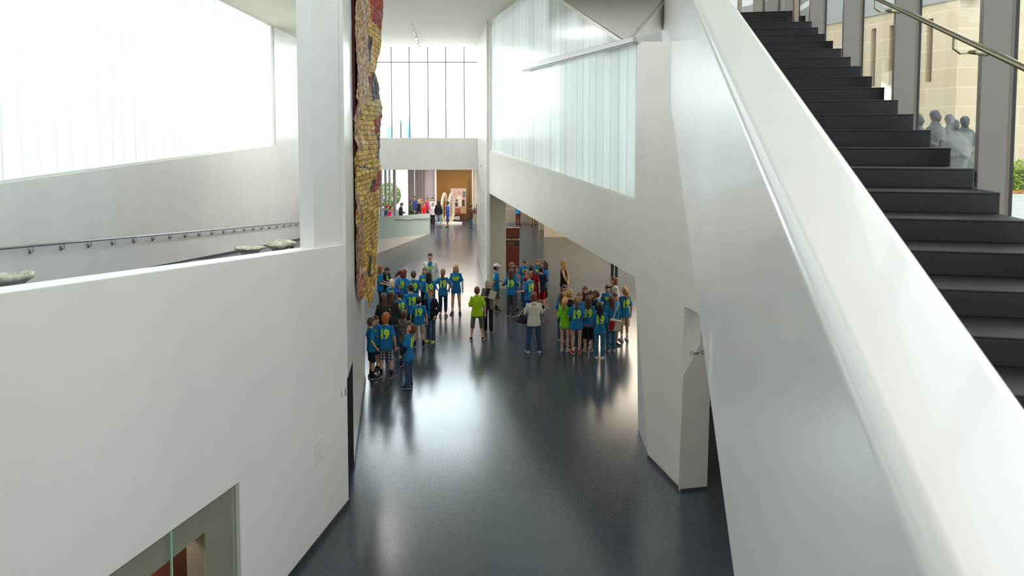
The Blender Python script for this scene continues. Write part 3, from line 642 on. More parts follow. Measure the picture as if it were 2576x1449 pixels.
def tapestry():
    NT, NR = 110, 620; verts = []; cols = []; uvs = []
    for r in range(NR+1):
        for c in range(NT+1):
            t = c/NT; a = min(1, t/.66); zc = 12.75+3.7*t
            hem = interp(HEM, a if t <= .66 else 1-(t-.66)*.6)
            y = -330+(hem+330)*r/NR                        # nominal image row at survey distance
            # distances measured on the wall plane
            Lx, Rx = interp(LB, y), interp(RB, y)
            px = Lx+(Rx-Lx)*(a**.85)
            P = at(px, y, zc); wx = W2.O+W2.D*W2.sy(zc)
            off = max(.035, (P.x-wx.x))
            if t > .66: off = max(.03, off*(1-((t-.66)/.34)**1.5))
            z = P.z
            q = Vector((t*5, z*1.7, 0)); off += .035*NZ.noise(q*2.2)+.02*NZ.noise(q*6+Vector((9, 0, 0)))+.008*NZ.noise(q*26)
            off = max(.02, off)
            verts.append((wx.x+off, zc, z)); reg = 0
            for k_, pg in REG:
                if inside(pg, a+.02*NZ.noise(Vector((z*9, t*7, 3))), y+5*NZ.noise(Vector((t*19, z*3, 8)))): reg = k_
            if t > .66 and reg == 0 and y < 560: reg = (1 if NZ.noise(Vector((t*4, z*.8, 5))) > .1 else 0)
            cols.append(reg); uvs.append((t*3.1+.15*NZ.noise(Vector((z*.6, 0, 2))), z))
    faces = [(r*(NT+1)+c, r*(NT+1)+c+1, (r+1)*(NT+1)+c+1, (r+1)*(NT+1)+c) for r in range(NR) for c in range(NT)]
    me = bpy.data.meshes.new('woven_metal_cloth'); me.from_pydata(verts, [], faces); me.update()
    ca = me.color_attributes.new('patch', 'FLOAT_COLOR', 'POINT')
    for i, k_ in enumerate(cols): ca.data[i].color = (*COLS[k_], 1.0)
    cb = me.color_attributes.new('bead', 'FLOAT_COLOR', 'POINT')
    for i, k_ in enumerate(cols): v = 1.0 if k_ in (3, 4) else 0.0; cb.data[i].color = (v, v, v, 1)
    uv = me.uv_layers.new(name='cloth')
    for l in me.loops: uv.data[l.index].uv = uvs[l.vertex_index]
    for p in me.polygons: p.use_smooth = True
    m = bpy.data.materials.new('bottle_metal_mosaic'); m.use_nodes = True; nt = m.node_tree; b = nt.nodes['Principled BSDF']; L = nt.links.new; N = nt.nodes.new
    b.inputs['Roughness'].default_value = .5; b.inputs['Metallic'].default_value = .15
    at_ = N('ShaderNodeAttribute'); at_.attribute_name = 'patch'; ab = N('ShaderNodeAttribute'); ab.attribute_name = 'bead'; uvn = N('ShaderNodeUVMap'); uvn.uv_map = 'cloth'
    br = N('ShaderNodeTexBrick'); br.inputs['Scale'].default_value = 1; br.inputs['Brick Width'].default_value = .115; br.inputs['Row Height'].default_value = .10; br.offset = .5
    br.inputs['Mortar Size'].default_value = .007; br.inputs['Color1'].default_value = (1.3, 1.3, 1.2, 1); br.inputs['Color2'].default_value = (.62, .58, .5, 1); br.inputs['Mortar'].default_value = (.10, .08, .05, 1)
    L(uvn.outputs[0], br.inputs['Vector'])
    mul = N('ShaderNodeMixRGB'); mul.blend_type = 'MULTIPLY'; mul.inputs[0].default_value = 1; L(at_.outputs['Color'], mul.inputs[1]); L(br.outputs['Color'], mul.inputs[2])
    nz = N('ShaderNodeTexNoise'); nz.inputs['Scale'].default_value = 30; L(uvn.outputs[0], nz.inputs['Vector'])
    vo = N('ShaderNodeTexVoronoi'); vo.inputs['Scale'].default_value = 15; mp = N('ShaderNodeMapping'); mp.inputs['Scale'].default_value = (1.6, 1, 1); L(uvn.outputs[0], mp.inputs[0]); L(mp.outputs[0], vo.inputs['Vector'])
    cr = N('ShaderNodeValToRGB'); sp = N('ShaderNodeSeparateColor'); L(vo.outputs['Color'], sp.inputs[0]); L(sp.outputs[0], cr.inputs[0]); cr.color_ramp.interpolation = 'CONSTANT'
    els = [(0, (.25, .02, .02)), (.2, (.50, .32, .10)), (.42, (.05, .04, .05)), (.55, (.80, .66, .44)), (.72, (.50, .16, .05)), (.88, (.14, .10, .16))]
    cr.color_ramp.elements[0].color = (*els[0][1], 1); cr.color_ramp.elements[1].position = els[1][0]; cr.color_ramp.elements[1].color = (*els[1][1], 1)
    for p_, c_ in els[2:]: e = cr.color_ramp.elements.new(p_); e.color = (*c_, 1)
    m3 = N('ShaderNodeMixRGB'); m3.inputs[0].default_value = .45; L(cr.outputs[0], m3.inputs[1]); L(at_.outputs['Color'], m3.inputs[2])
    mx = N('ShaderNodeMixRGB'); L(ab.outputs['Fac'], mx.inputs[0]); L(mul.outputs[0], mx.inputs[1]); L(m3.outputs[0], mx.inputs[2]); L(mx.outputs[0], b.inputs['Base Color'])
    bp = N('ShaderNodeBump'); bp.inputs['Strength'].default_value = .6; bp.inputs['Distance'].default_value = .02; L(vo.outputs['Distance'], bp.inputs['Height']); L(bp.outputs[0], b.inputs['Normal'])
    root = empty('wall_hanging', (W2.P(W2.sy(14.5), 2.5, 0)[0], 14.5, 2.4)); inv_ = Matrix.Translation(-root.location)
    o = link('metal_cloth', me, m, root); o.matrix_parent_inverse = inv_
    mb = MB(); sA, sB = W2.sy(12.0), W2.sy(12.7)
    bar_along(W2, W2.hit(889, 400)[0]+.95, W2.sy(12.85), 3.1, CEIL, -.015, -.05, mb); o = mb.build('backing_cloth', mat('maroon_backing', (.17, .03, .018), .8, noise=.2), root); o.matrix_parent_inverse = inv_
    tag(root, 'tall rippling hanging of gold, red and dark metal patches on the left hall wall', 'wall hanging')
tapestry()

# ================= STONE BOWLS ON THE RAMP =================
M_rock = mat('pale_green_grey_stone', (.60, .60, .48), .9, noise=.3, nscale=9, bump=1.0, bscale=18)
def bowl(px, py, Y, w, hh, label, seed, lid=False, tilt=0):
    p = at(px, py, Y); z0 = rz(Y); rg = random.Random(seed); n = 40; ph = [rg.uniform(0, 6.28) for _ in range(6)]; top = p.z-z0
    def rim(t): return .05*math.sin(2*t+ph[0])+.04*math.sin(3*t+ph[1])+.025*math.sin(7*t+ph[2])
    mb = MB(); rings = []
    for z, r in ((0, .50), (.25, .52), (.5, .56), (.68, .62), (.80, .76), (.88, .97), (1.0, .99), (1.0, .88), (.86, .60), (.70, .30)):
        rings.append([(w/2*(r+(.05*math.sin(5*t+ph[3])+.04*math.sin(9*t+ph[4]))*r*1.4)*math.cos(t), w*.36*(r+.06*math.sin(4*t+ph[5])*r)*math.sin(t), top*z+rim(t)*(z > .7)*top*.5+rg.uniform(-.008, .008)) for t in [2*math.pi*j/n for j in range(n)]])
    mb.loft(rings); root = empty('stone_vessel', (p.x, Y, z0), tilt); mb.build('vessel_body', M_rock, root, True)
    if lid:
        mb = MB(); rings = []
        for z, r in ((-.10, .85), (-.05, 1.0), (.03, .95), (.08, .6), (.10, .2)):
            rings.append([(w*.5*(r+.10*math.sin(3*t+ph[1])*r)*math.cos(t)+.05, w*.34*r*math.sin(t), top+z+rim(t)*.8+rg.uniform(-.015, .015)) for t in [2*math.pi*j/n for j in range(n)]])
        mb.loft(rings); mb.build('slab_top', M_rock, root, True)
    tag(root, label, 'sculpture', 'rough stone vessels on the ramp')
bowl(628, 622, 20.2, .88, .5, 'middle rough stone vessel with jagged rim behind the parapet', 4)
bowl(704, 614, 22.5, .95, .45, 'rough stone vessel with slab top nearest the white column', 9, True)
bowl(14, 690, 10.6, .82, .5, 'rough stone vessel at the left edge of the picture behind the parapet', 14)

# ================= FAR AREA =================
# balustrade of the ramp end
M_frost = mat('pale_green_frosted_panel', (.50, .62, .58), .35)
A_, B_ = at(1082, 588, 41.0), at(955, 603, 34.2)
A2, B2 = at(1082, 537, 41.0), at(955, 546, 34.2)
bl = empty('glass_balustrade', (A_.x, A_.y, 0)); bi = Matrix.Translation(-bl.location)
dn = (Vector((A_.x-B_.x, A_.y-B_.y, 0))).normalized(); nn_ = Vector((-dn.y, dn.x, 0))*.05
def seg(a, b, a2, b2, nm, m):
    mb = MB(); mb.hexa([a, b, b+nn_, a+nn_], [a2, b2, b2+nn_, a2+nn_]); o = mb.build(nm, m, bl); o.matrix_parent_inverse = bi
for k in range(4):
    t0, t1 = k/4, (k+1)/4-.002
    seg(B_.lerp(A_, t0), B_.lerp(A_, t1), B2.lerp(A2, t0), B2.lerp(A2, t1), 'panel', M_frost)
mb = MB(); h0, h1 = at(990, 553, 36), at(1082, 549, 41.0); mb.tube([h0-nn_*1.5, h1-nn_*1.5], .022, 8); o = mb.build('rail', M_steel, bl, True); o.matrix_parent_inverse = bi
C_, C2 = at(930, 612, 32.6), at(930, 560, 32.6)
seg(C_, B_, C2, B2, 'end_panel', mat('pale_aqua_panel', (.55, .66, .62), .3))
tag(bl, 'pale green balustrade panels at the foot of the ramp with people behind', 'balustrade')
mb = MB()
mb.hexa([(A_.x, A_.y, 0), (B_.x, B_.y, 0), (B_.x-.3, B_.y, 0), (A_.x-.3, A_.y, 0)], [A_, B_, B_-Vector((.3, 0, 0)), A_-Vector((.3, 0, 0))])
mb.hexa([(B_.x, B_.y, 0), (C_.x, C_.y, 0), (C_.x-.3, C_.y, 0), (B_.x-.3, B_.y, 0)], [B_, C_, C_-Vector((.3, 0, 0)), B_-Vector((.3, 0, 0))])
struct(mb.build('wall_ramp_kerb', M_wall))
# ring sculpture
rs = empty('ring_display'); rg = random.Random(5); M_ringf = mat('cream_board', (.62, .56, .42), .6); M_dot = mat('dark_dot', (.04, .05, .05), .5)
base = fl(1128, 563); rs.location = base
mb = MB(); mb.loft([[(.95*math.cos(t*math.pi/12), .45*math.sin(t*math.pi/12), z) for t in range(24)] for z in (0, .10)]); mb.build('base', M_wall, rs)
for xo in (-.26, .22):
    ang = math.radians(71)
    def RP(a, rr, d): 
        lx, lz = math.cos(a)*.52*rr, 1.10+math.sin(a)*1.0*rr if rr == 1 else 1.10+math.sin(a)*(1.0-.52*(1-rr))
        lz = 1.10+math.sin(a)*(1.0-(1-rr)*.52); return Vector((xo+lx*math.cos(ang)-d*math.sin(ang), lx*math.sin(ang)+d*math.cos(ang), lz))
    mb = MB(); n = 40; vs_, fs_ = [], []
    for j in range(n):
        a = 2*math.pi*j/n; vs_ += [RP(a, 1, -.04), RP(a, .55, -.04), RP(a, .55, .04), RP(a, 1, .04)]
    for j in range(n):
        b0_, c0_ = j*4, ((j+1) % n)*4
        for q in range(4): fs_.append((b0_+q, c0_+q, c0_+(q+1) % 4, b0_+(q+1) % 4))
    mb.raw(vs_, fs_); mb.cur = 1
    for j in range(26):
        a = 2*math.pi*j/26+rg.uniform(-.05, .05); rr = rg.choice((.68, .8, .9)); cpt = RP(a, rr, .045)
        u1, u2 = (RP(a+.05, rr, .045)-cpt).normalized()*.035, (RP(a, rr+.05, .045)-cpt).normalized()*.035
        mb.poly([cpt+u1*math.cos(t*math.pi/4)+u2*math.sin(t*math.pi/4) for t in range(8)])
        cpt = RP(a, rr, -.045); mb.poly([cpt+u1*math.cos(t*math.pi/4)+u2*math.sin(t*math.pi/4) for t in range(8)])
    r_o = mb.build('ring', [M_ringf, M_dot], rs)
    mb = MB(); mb.tube([RP(2*math.pi*j/24, 1, 0) for j in range(25)], .03, 6); mb.build('white_rim', M_wall, r_o)
tag(rs, 'pair of upright white oval rings with dark dots on a white disc base', 'display')
# poster board
Yb = 46.6; pb = empty('poster_board', at(1153, 561, Yb)); pi_ = Matrix.Translation(-pb.location)
def rect(p0x, p1x, y0, y1, m, nm, dy=0.0, par=None):
    a, b = at(p0x, y1, Yb), at(p1x, y0, Yb); mb = MB(); mb.box(a.x, b.x, Yb-dy-.01, Yb-dy, a.z, b.z); o = mb.build(nm, m, par or pb)
    o.matrix_parent_inverse = pi_ if par is None else Matrix(); return o
a, b = at(1134, 561, Yb), at(1172.5, 474, Yb); mb = MB(); mb.box(a.x, b.x, Yb, Yb+.08, max(0, a.z), b.z); o = mb.build('board', mat('poster_pale_pink', (.36, .28, .26), .5), pb); o.matrix_parent_inverse = pi_
rect(1140, 1172.4, 538, 561, mat('poster_dark_brown', (.06, .02, .015), .5), 'printed_panel'); rect(1140, 1158, 524, 538, mat('poster_red_brown', (.22, .05, .02), .5), 'printed_panel')
def disc(px_, py_, rx_, rz_, m, dy):
    c = at(px_, py_, Yb); mb = MB(); mb.poly([(c.x+rx_*math.cos(t*math.pi/8), Yb-dy, c.z+rz_*math.sin(t*math.pi/8)) for t in range(16)]); o = mb.build('printed_figure', m, pb); o.matrix_parent_inverse = pi_
disc(1156, 506, .22, .42, mat('poster_cream', (.50, .43, .33), .5), .016); disc(1155, 485, .09, .13, mat('poster_face', (.40, .18, .13), .5), .018)
disc(1149, 514, .20, .14, mat('poster_black', (.04, .025, .03), .5), .019); disc(1150, 504, .07, .08, mat('poster_black', (.04, .025, .03), .5), .020)
disc(1149, 530, .26, .16, mat('poster_rust', (.30, .06, .02), .5), .018); disc(1161, 532, .16, .2, mat('poster_brown', (.10, .035, .02), .5), .019); disc(1143.5, 487, .07, .10, mat('poster_orange', (.55, .22, .05), .5), .018)
rect(1152, 1162, 496, 520, mat('poster_cream', (.50, .43, .33), .5), 'printed_panel', .012); rect(1164, 1171, 481, 496, mat('poster_dark_grey', (.10, .10, .09), .5), 'printed_panel', .012)
rect(1162, 1169, 502, 518, mat('poster_black', (.04, .025, .03), .5), 'printed_panel', .014); rect(1158, 1171, 520, 537, mat('poster_tan', (.30, .20, .10), .5), 'printed_panel', .012)
t_ = text_mesh('DEE', .30, offset=.008); o = link('lettering', t_, mat('poster_white', (.75, .72, .7), .5), pb); q = at(1147, 549, Yb-.03); o.matrix_parent_inverse = pi_; o.location = q; o.rotation_euler = (math.pi/2, 0, 0)
tag(pb, 'tall poster board with people pictures and DEE lettering by the ochre wall', 'poster')
mb = MB(); a = at(1180.5, 520, 47.6); mb.box(a.x-.02, a.x+.03, 47.5, 47.6, 0, at(1180, 450, 47.6).z); o = mb.build('pole', M_skirt); tag(o, 'thin black pole in front of the ochre wall', 'pole')
# counter
ct = empty('counter', at(1197, 560, 45.6)); ci = Matrix.Translation(-ct.location); xa, xb = at(1189, 540, 45.5).x, at(1206, 540, 45.5).x
mb = MB(); mb.box(xa, xb, 45.3, 46.2, .001, at(1197, 531, 45.5).z-.06); o = mb.build('cabinet', mat('grey_green_cabinet', (.22, .21, .17), .5), ct); o.matrix_parent_inverse = ci
mb = MB(); zt = at(1197, 530, 45.5).z; mb.box(xa-.05, xb, 45.2, 46.3, zt-.06, zt); o = mb.build('worktop', M_skirt, ct); o.matrix_parent_inverse = ci
tag(ct, 'grey counter with dark top at the far right of the passage', 'counter')
mb = MB(); a = at(1201, 520, 45.5); mb.box(a.x-.08, a.x+.10, 45.5, 45.8, zt, zt+.45); o = mb.build('box', mat('dark_maroon_box', (.06, .02, .025), .5), None, bevel=.01); tag(o, 'tall dark maroon box on the far counter', 'box')
mb = MB(); a = at(1194, 525, 45.5); mb.box(a.x-.05, a.x+.05, 45.5, 45.7, zt, zt+.2); o = mb.build('box', mat('maroon_box', (.12, .03, .035), .5), None, bevel=.01); tag(o, 'small maroon box left of the tall one on the far counter', 'box')
# red standing banner by the pier
Yn = 29.6; rb = empty('standing_banner', fl(1291, 684)); ri_ = Matrix.Translation(-rb.location); a, b = at(1268, 600, Yn), at(1306.5, 573.5, Yn)
mb = MB(); mb.box(a.x, b.x, Yn, Yn+.02, .05, b.z); o = mb.build('banner_cloth', mat('dark_red_banner', (.10, .012, .010), .6, noise=.15), rb); o.matrix_parent_inverse = ri_
mb = MB(); mb.box(a.x-.01, b.x+.01, Yn-.01, Yn+.03, b.z, b.z+.03); o = mb.build('top_bar', mat('brushed_aluminium', (.62, .62, .63), .35), rb); o.matrix_parent_inverse = ri_
mb = MB(); mb.box(a.x-.03, b.x+.03, Yn-.12, Yn+.14, .001, .06); o = mb.build('foot', M_skirt, rb); o.matrix_parent_inverse = ri_
mb = MB(); c0_, c1_ = at(1274, 612, Yn-.01), at(1306.4, 596, Yn-.01); mb.box(a.x+.01, b.x-.005, Yn-.004, Yn-.001, c0_.z-.12, c1_.z+.02); o = mb.build('dark_panel', mat('banner_black', (.02, .008, .008), .6), rb); o.matrix_parent_inverse = ri_
for body, sz, py_, c_ in (('RIGOR TUSCAN', .098, 602.5, (.55, .38, .14)), ('RECENT WORKS', .05, 611, (.30, .25, .20))):
    t_ = text_mesh(body, sz, offset=.004); o = link('lettering', t_, mat('banner_text_%d' % py_, c_, .6), rb); q = at(1289, py_, Yn-.01); o.matrix_parent_inverse = ri_; o.location = (q.x, Yn-.007, q.z); o.rotation_euler = (math.pi/2, 0, 0)
    if body.startswith('RECENT'): bpy.data.objects.remove(o)
for py_ in (609, 612.5, 616):
    q = at(1276, py_, Yn-.01); q2 = at(1296+(612-py_), py_, Yn-.01); mb = MB(); mb.box(q.x, q2.x, Yn-.007, Yn-.005, q.z-.010, q.z+.012); o = mb.build('text_line', mat('banner_text_dim', (.16, .12, .09), .6), rb); o.matrix_parent_inverse = ri_
for py_ in (594, 621):
    q = at(1274, py_, Yn-.01); q2 = at(1305, py_, Yn-.01); mb = MB(); mb.box(q.x, q2.x, Yn-.007, Yn-.005, q.z-.006, q.z+.006); o = mb.build('stripe', mat('banner_orange', (.30, .08, .03), .6), rb); o.matrix_parent_inverse = ri_
tag(rb, 'dark red standing banner with pale lettering behind the pier', 'banner')
# pedestal in the far right room
a, b = at(1355.5, 585, 42.5), at(1372, 563, 42.5)
mb = MB(); mb.box(a.x, b.x, 42.2, 42.8, .001, 1.1); o = mb.build('pedestal', mat('yellowish_white_paint', (.48, .44, .30), .6), None, bevel=.01); tag(o, 'pale yellowish pedestal on the floor far behind the sloping beam', 'pedestal')
mb = MB(); mb.box(at(1210, 566, 46).x, at(1356, 566, 46).x, 46.0, 46.6, .001, .95); mb2 = mb.build('display_plinth', mat('olive_grey_plinth', (.25, .23, .18), .6)); tag(mb2, 'long low grey plinth along the back of the far right room', 'plinth')
# wall text on W4
wt = empty('donor_text'); M_ink = mat('grey_ink', (.30, .30, .36), .6)
def tl_(s0, s1, h, th, par):
    mb = MB(); bar_along(W4, s0, s1, h, h+th, -.003, -.005, mb); return mb
rg = random.Random(11); sA_, sB_ = W4.hit(1207, 500)[0], W4.hit(1221, 500)[0]
mb = MB(); bar_along(W4, sA_+.3, sA_+1.6, W4.hit(1212, 420)[1]-.03, W4.hit(1212, 420)[1]+.06, -.003, -.005, mb); mb.build('heading', M_ink, wt)
cw_ = (sB_-sA_)/5
for c in range(5):
    mb = MB()
    for r in range(30):
        h_ = 3.75-r*.062
        if rg.random() < .93: bar_along(W4, sA_+c*cw_, sA_+c*cw_+cw_*rg.uniform(.45, .85), h_, h_+.022, -.003, -.005, mb)
    mb.build('text_column', M_ink, wt)
tag(wt, 'columns of small grey text on the white wall left of the pier', 'wall text')
# ceiling spotlights
M_lampw = mat('white_lamp_body', (.7, .68, .64), .4); M_glow = emis('lamp_glow', (1, .82, .7), 4)
sp_pts = [(1046.5, 92), (1048, 100), (1051, 108), (1054, 115)]
trk = empty('track_light', at(1045, 80, 29)); ti = Matrix.Translation(-trk.location)
def ceilpt(px, py): return fl(px, py, CEIL)
a, b = ceilpt(1040, 78), ceilpt(1053, 108)
mb = MB(); mb.tube([a+Vector((0, 0, -.02)), b+Vector((0, 0, -.02))], .02, 4); o = mb.build('track', mat('pale_track', (.6, .57, .5), .5), trk); o.matrix_parent_inverse = ti
for px_, py_ in sp_pts:
    g = ceilpt(px_, py_-7); c_ = g+Vector((0, 0, -.18)); mb = MB(); mb.tube([g, c_], .012, 6); mb.tube([c_+Vector((0, .08, .05)), c_, c_+Vector((.02, -.12, -.06))], [.05, .065, .075], 12)
    o = mb.build('spot_head', M_lampw, trk, True); o.matrix_parent_inverse = ti
    mb = MB(); mb.ell(c_+Vector((.02, -.13, -.065)), (.06, .02, .06), 10, 6); l_ = mb.build('lens', M_glow, o, True)
tag(trk, 'row of four small glowing spotlights under the ceiling by the end window', 'spotlight')
for px_, py_ in ((1037, 61), (1039, 66), (1042, 72)):
    g = ceilpt(px_, py_); mb = MB(); mb.loft([[(g.x+.035*math.cos(t*math.pi/5), g.y+.035*math.sin(t*math.pi/5), CEIL-z) for t in range(10)] for z in (-.01, .015)]); o = mb.build('ceiling_socket', M_skirt)
    tag(o, 'tiny dark socket in the ceiling before the row of spotlights', 'socket', 'dark sockets in the ceiling')
# faint buildings far beyond the end window
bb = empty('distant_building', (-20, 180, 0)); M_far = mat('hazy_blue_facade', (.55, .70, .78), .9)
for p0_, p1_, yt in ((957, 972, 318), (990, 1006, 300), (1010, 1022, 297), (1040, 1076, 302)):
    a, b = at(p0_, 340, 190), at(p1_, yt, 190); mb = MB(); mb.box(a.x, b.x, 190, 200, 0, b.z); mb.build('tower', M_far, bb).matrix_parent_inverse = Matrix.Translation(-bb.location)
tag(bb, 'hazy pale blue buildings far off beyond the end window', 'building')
# greenery outside the far left windows
q = at(977, 520, 56); mb = MB(); rg = random.Random(20)
for _ in range(1500):
    t, p_ = rg.uniform(0, 6.28), rg.uniform(-1, 1); r_ = math.sqrt(max(0, 1-p_*p_)); cc = Vector((q.x+r_*math.cos(t)*1.0, 56+r_*math.sin(t)*.7, 1.0+p_*1.0)); a = Vector((rg.gauss(0, 1), rg.gauss(0, 1), rg.gauss(0, 1))).normalized()*.10; b = a.orthogonal().normalized()*.06; mb.poly([cc-a, cc+b, cc+a, cc-b])
o = mb.build('shrub', mat('shrub_leaf', (.22, .36, .08), .7, noise=.4, nscale=4)); tag(o, 'yellow green shrub outside the far left windows', 'shrub')
mb = MB(); mb.poly([(-60, 48.3, -.02), (30, 48.3, -.02), (30, 150, -.02), (-60, 150, -.02)]); struct(mb.build('floor_outside', M_paving))
# ================= PEOPLE =================
def cmat(col, rough=.8):
    return mat('cloth_'+(col if isinstance(col, str) else '_'.join('%.2f' % c for c in col)), col, rough, spec=.2, noise=.12, nscale=9)
BLUE, LIME, NAVY, BLACK = (.013, .155, .35), (.33, .55, .01), (.02, .03, .09), (.012, .012, .016)
SKIN = {'fair': (.62, .34, .22), 'tan': (.45, .22, .12), 'brown': (.18, .08, .045)}
HAIRC = {'brown': (.085, .035, .015), 'dark': (.018, .010, .008), 'black': (.006, .005, .006), 'blond': (.50, .30, .10), 'lightbrown': (.20, .095, .035),
         'red': (.38, .09, .015), 'grey': (.38, .36, .33), 'white': (.66, .58, .45), 'auburn': (.14, .03, .012)}
def hmat(k): return mat('hair_'+k, HAIRC[k], .5, noise=.5, nscale=38, bump=1.0, bscale=70, stretch=(1, 1, .12))
def smat(k): return mat('skin_'+k, SKIN[k], .5, noise=.05, nscale=8)
M_eye = mat('eye_white', (.7, .68, .65), .3); M_iris = mat('dark_iris', (.03, .02, .015), .3); M_lip = mat('lip', (.40, .12, .09), .5)
M_lime = mat('lime_print', (.62, .80, .03), .6); M_limeE = mat('green_print_edge', (.03, .42, .22), .6)
M_sole = mat('pale_sole', (.55, .53, .48), .7)
def plaid():
    m = bpy.data.materials.new('plaid_cloth'); m.use_nodes = True; nt = m.node_tree; b = nt.nodes['Principled BSDF']; b.inputs['Roughness'].default_value = .8
    tc = nt.nodes.new('ShaderNodeTexCoord'); cols = []
    for ax in (0, 2):
        sp = nt.nodes.new('ShaderNodeSeparateXYZ'); nt.links.new(tc.outputs['Object'], sp.inputs[0])
        pp = nt.nodes.new('ShaderNodeMath'); pp.operation = 'PINGPONG'; pp.inputs[1].default_value = .035; nt.links.new(sp.outputs[ax], pp.inputs[0])
        gt = nt.nodes.new('ShaderNodeMath'); gt.operation = 'GREATER_THAN'; gt.inputs[1].default_value = .018; nt.links.new(pp.outputs[0], gt.inputs[0]); cols.append(gt)
    ad = nt.nodes.new('ShaderNodeMath'); ad.operation = 'ADD'; nt.links.new(cols[0].outputs[0], ad.inputs[0]); nt.links.new(cols[1].outputs[0], ad.inputs[1])
    cr = nt.nodes.new('ShaderNodeValToRGB'); cr.color_ramp.interpolation = 'CONSTANT'
    cr.color_ramp.elements[0].color = (.01, .02, .025, 1); cr.color_ramp.elements[1].position = .4; cr.color_ramp.elements[1].color = (.10, .11, .12, 1)
    e = cr.color_ramp.elements.new(.9); e.color = (.5, .5, .47, 1)
    hf = nt.nodes.new('ShaderNodeMath'); hf.operation = 'MULTIPLY'; hf.inputs[1].default_value = .5; nt.links.new(ad.outputs[0], hf.inputs[0]); nt.links.new(hf.outputs[0], cr.inputs[0])
    nt.links.new(cr.outputs[0], b.inputs[0]); return m
M_plaid = plaid()
M_camo = mat('camouflage_cloth', (.13, .11, .085), .85, noise=.75, nscale=14)
M_pattern = mat('patterned_grey_cloth', (.10, .105, .085), .85, noise=.7, nscale=28)
M_jean = mat('denim', (.025, .06, .12), .85, noise=.25, nscale=18); M_jeanL = mat('pale_denim', (.035, .13, .24), .85, noise=.25, nscale=18)
M_inkwhite = mat('printed_white_cloth', (.62, .66, .60), .8, noise=.35, nscale=9)

def remeshed(mb, vox, name, smooth=True):
    me = mb.mesh('raw'); o = bpy.data.objects.new('raw', me); C.objects.link(o)
    md = o.modifiers.new('r', 'REMESH'); md.mode = 'VOXEL'; md.voxel_size = vox; md.use_smooth_shade = smooth
    ev = o.evaluated_get(bpy.context.evaluated_depsgraph_get()); r = bpy.data.meshes.new_from_object(ev); r.name = name
    bpy.data.objects.remove(o); bpy.data.meshes.remove(me); r.materials.clear()
    for p in r.polygons: p.material_index = 0
    return r
def add_raw(me, mb):
    """append MB geometry (keeping its material indices) to a mesh"""
    bm = bmesh.new(); bm.from_mesh(me)
    vs = [bm.verts.new(v) for v in mb.v]
    for f, mi in zip(mb.f, mb.mi):
        try: q = bm.faces.new([vs[i] for i in f]); q.material_index = mi; q.smooth = True
        except ValueError: pass
    bm.to_mesh(me); bm.free()
POSES = {  # elbow, wrist relative to the shoulder (out, forward, up), fractions of height
 'down': ((.028, -.012, -.168), (.036, .015, -.315)), 'fwd': ((.028, -.010, -.165), (.010, .125, -.205)), 'fold': ((.030, .035, -.155), (-.095, .105, -.135)),
 'hip': ((.095, -.02, -.135), (.015, .035, -.25)), 'pocket': ((.045, -.035, -.16), (.022, .045, -.285)), 'back': ((.045, -.06, -.155), (-.05, -.085, -.26)),
 'face': ((.02, .07, -.14), (-.05, .115, -.02)), 'out': ((.055, .0, -.155), (.115, .09, -.185)), 'read': ((.025, .01, -.165), (-.04, .125, -.13)), 'low': ((.03, .0, -.168), (.0, .075, -.29))}
def ring(cx, cy, z, rx, ry, n=18, sq=2.3):
    out = []
    for j in range(n):
        a = 2*math.pi*j/n; c, s = math.cos(a), math.sin(a)
        out.append(Vector((cx+rx*math.copysign(abs(c)**(2/sq), c), cy+ry*math.copysign(abs(s)**(2/sq), s), z)))
    return out
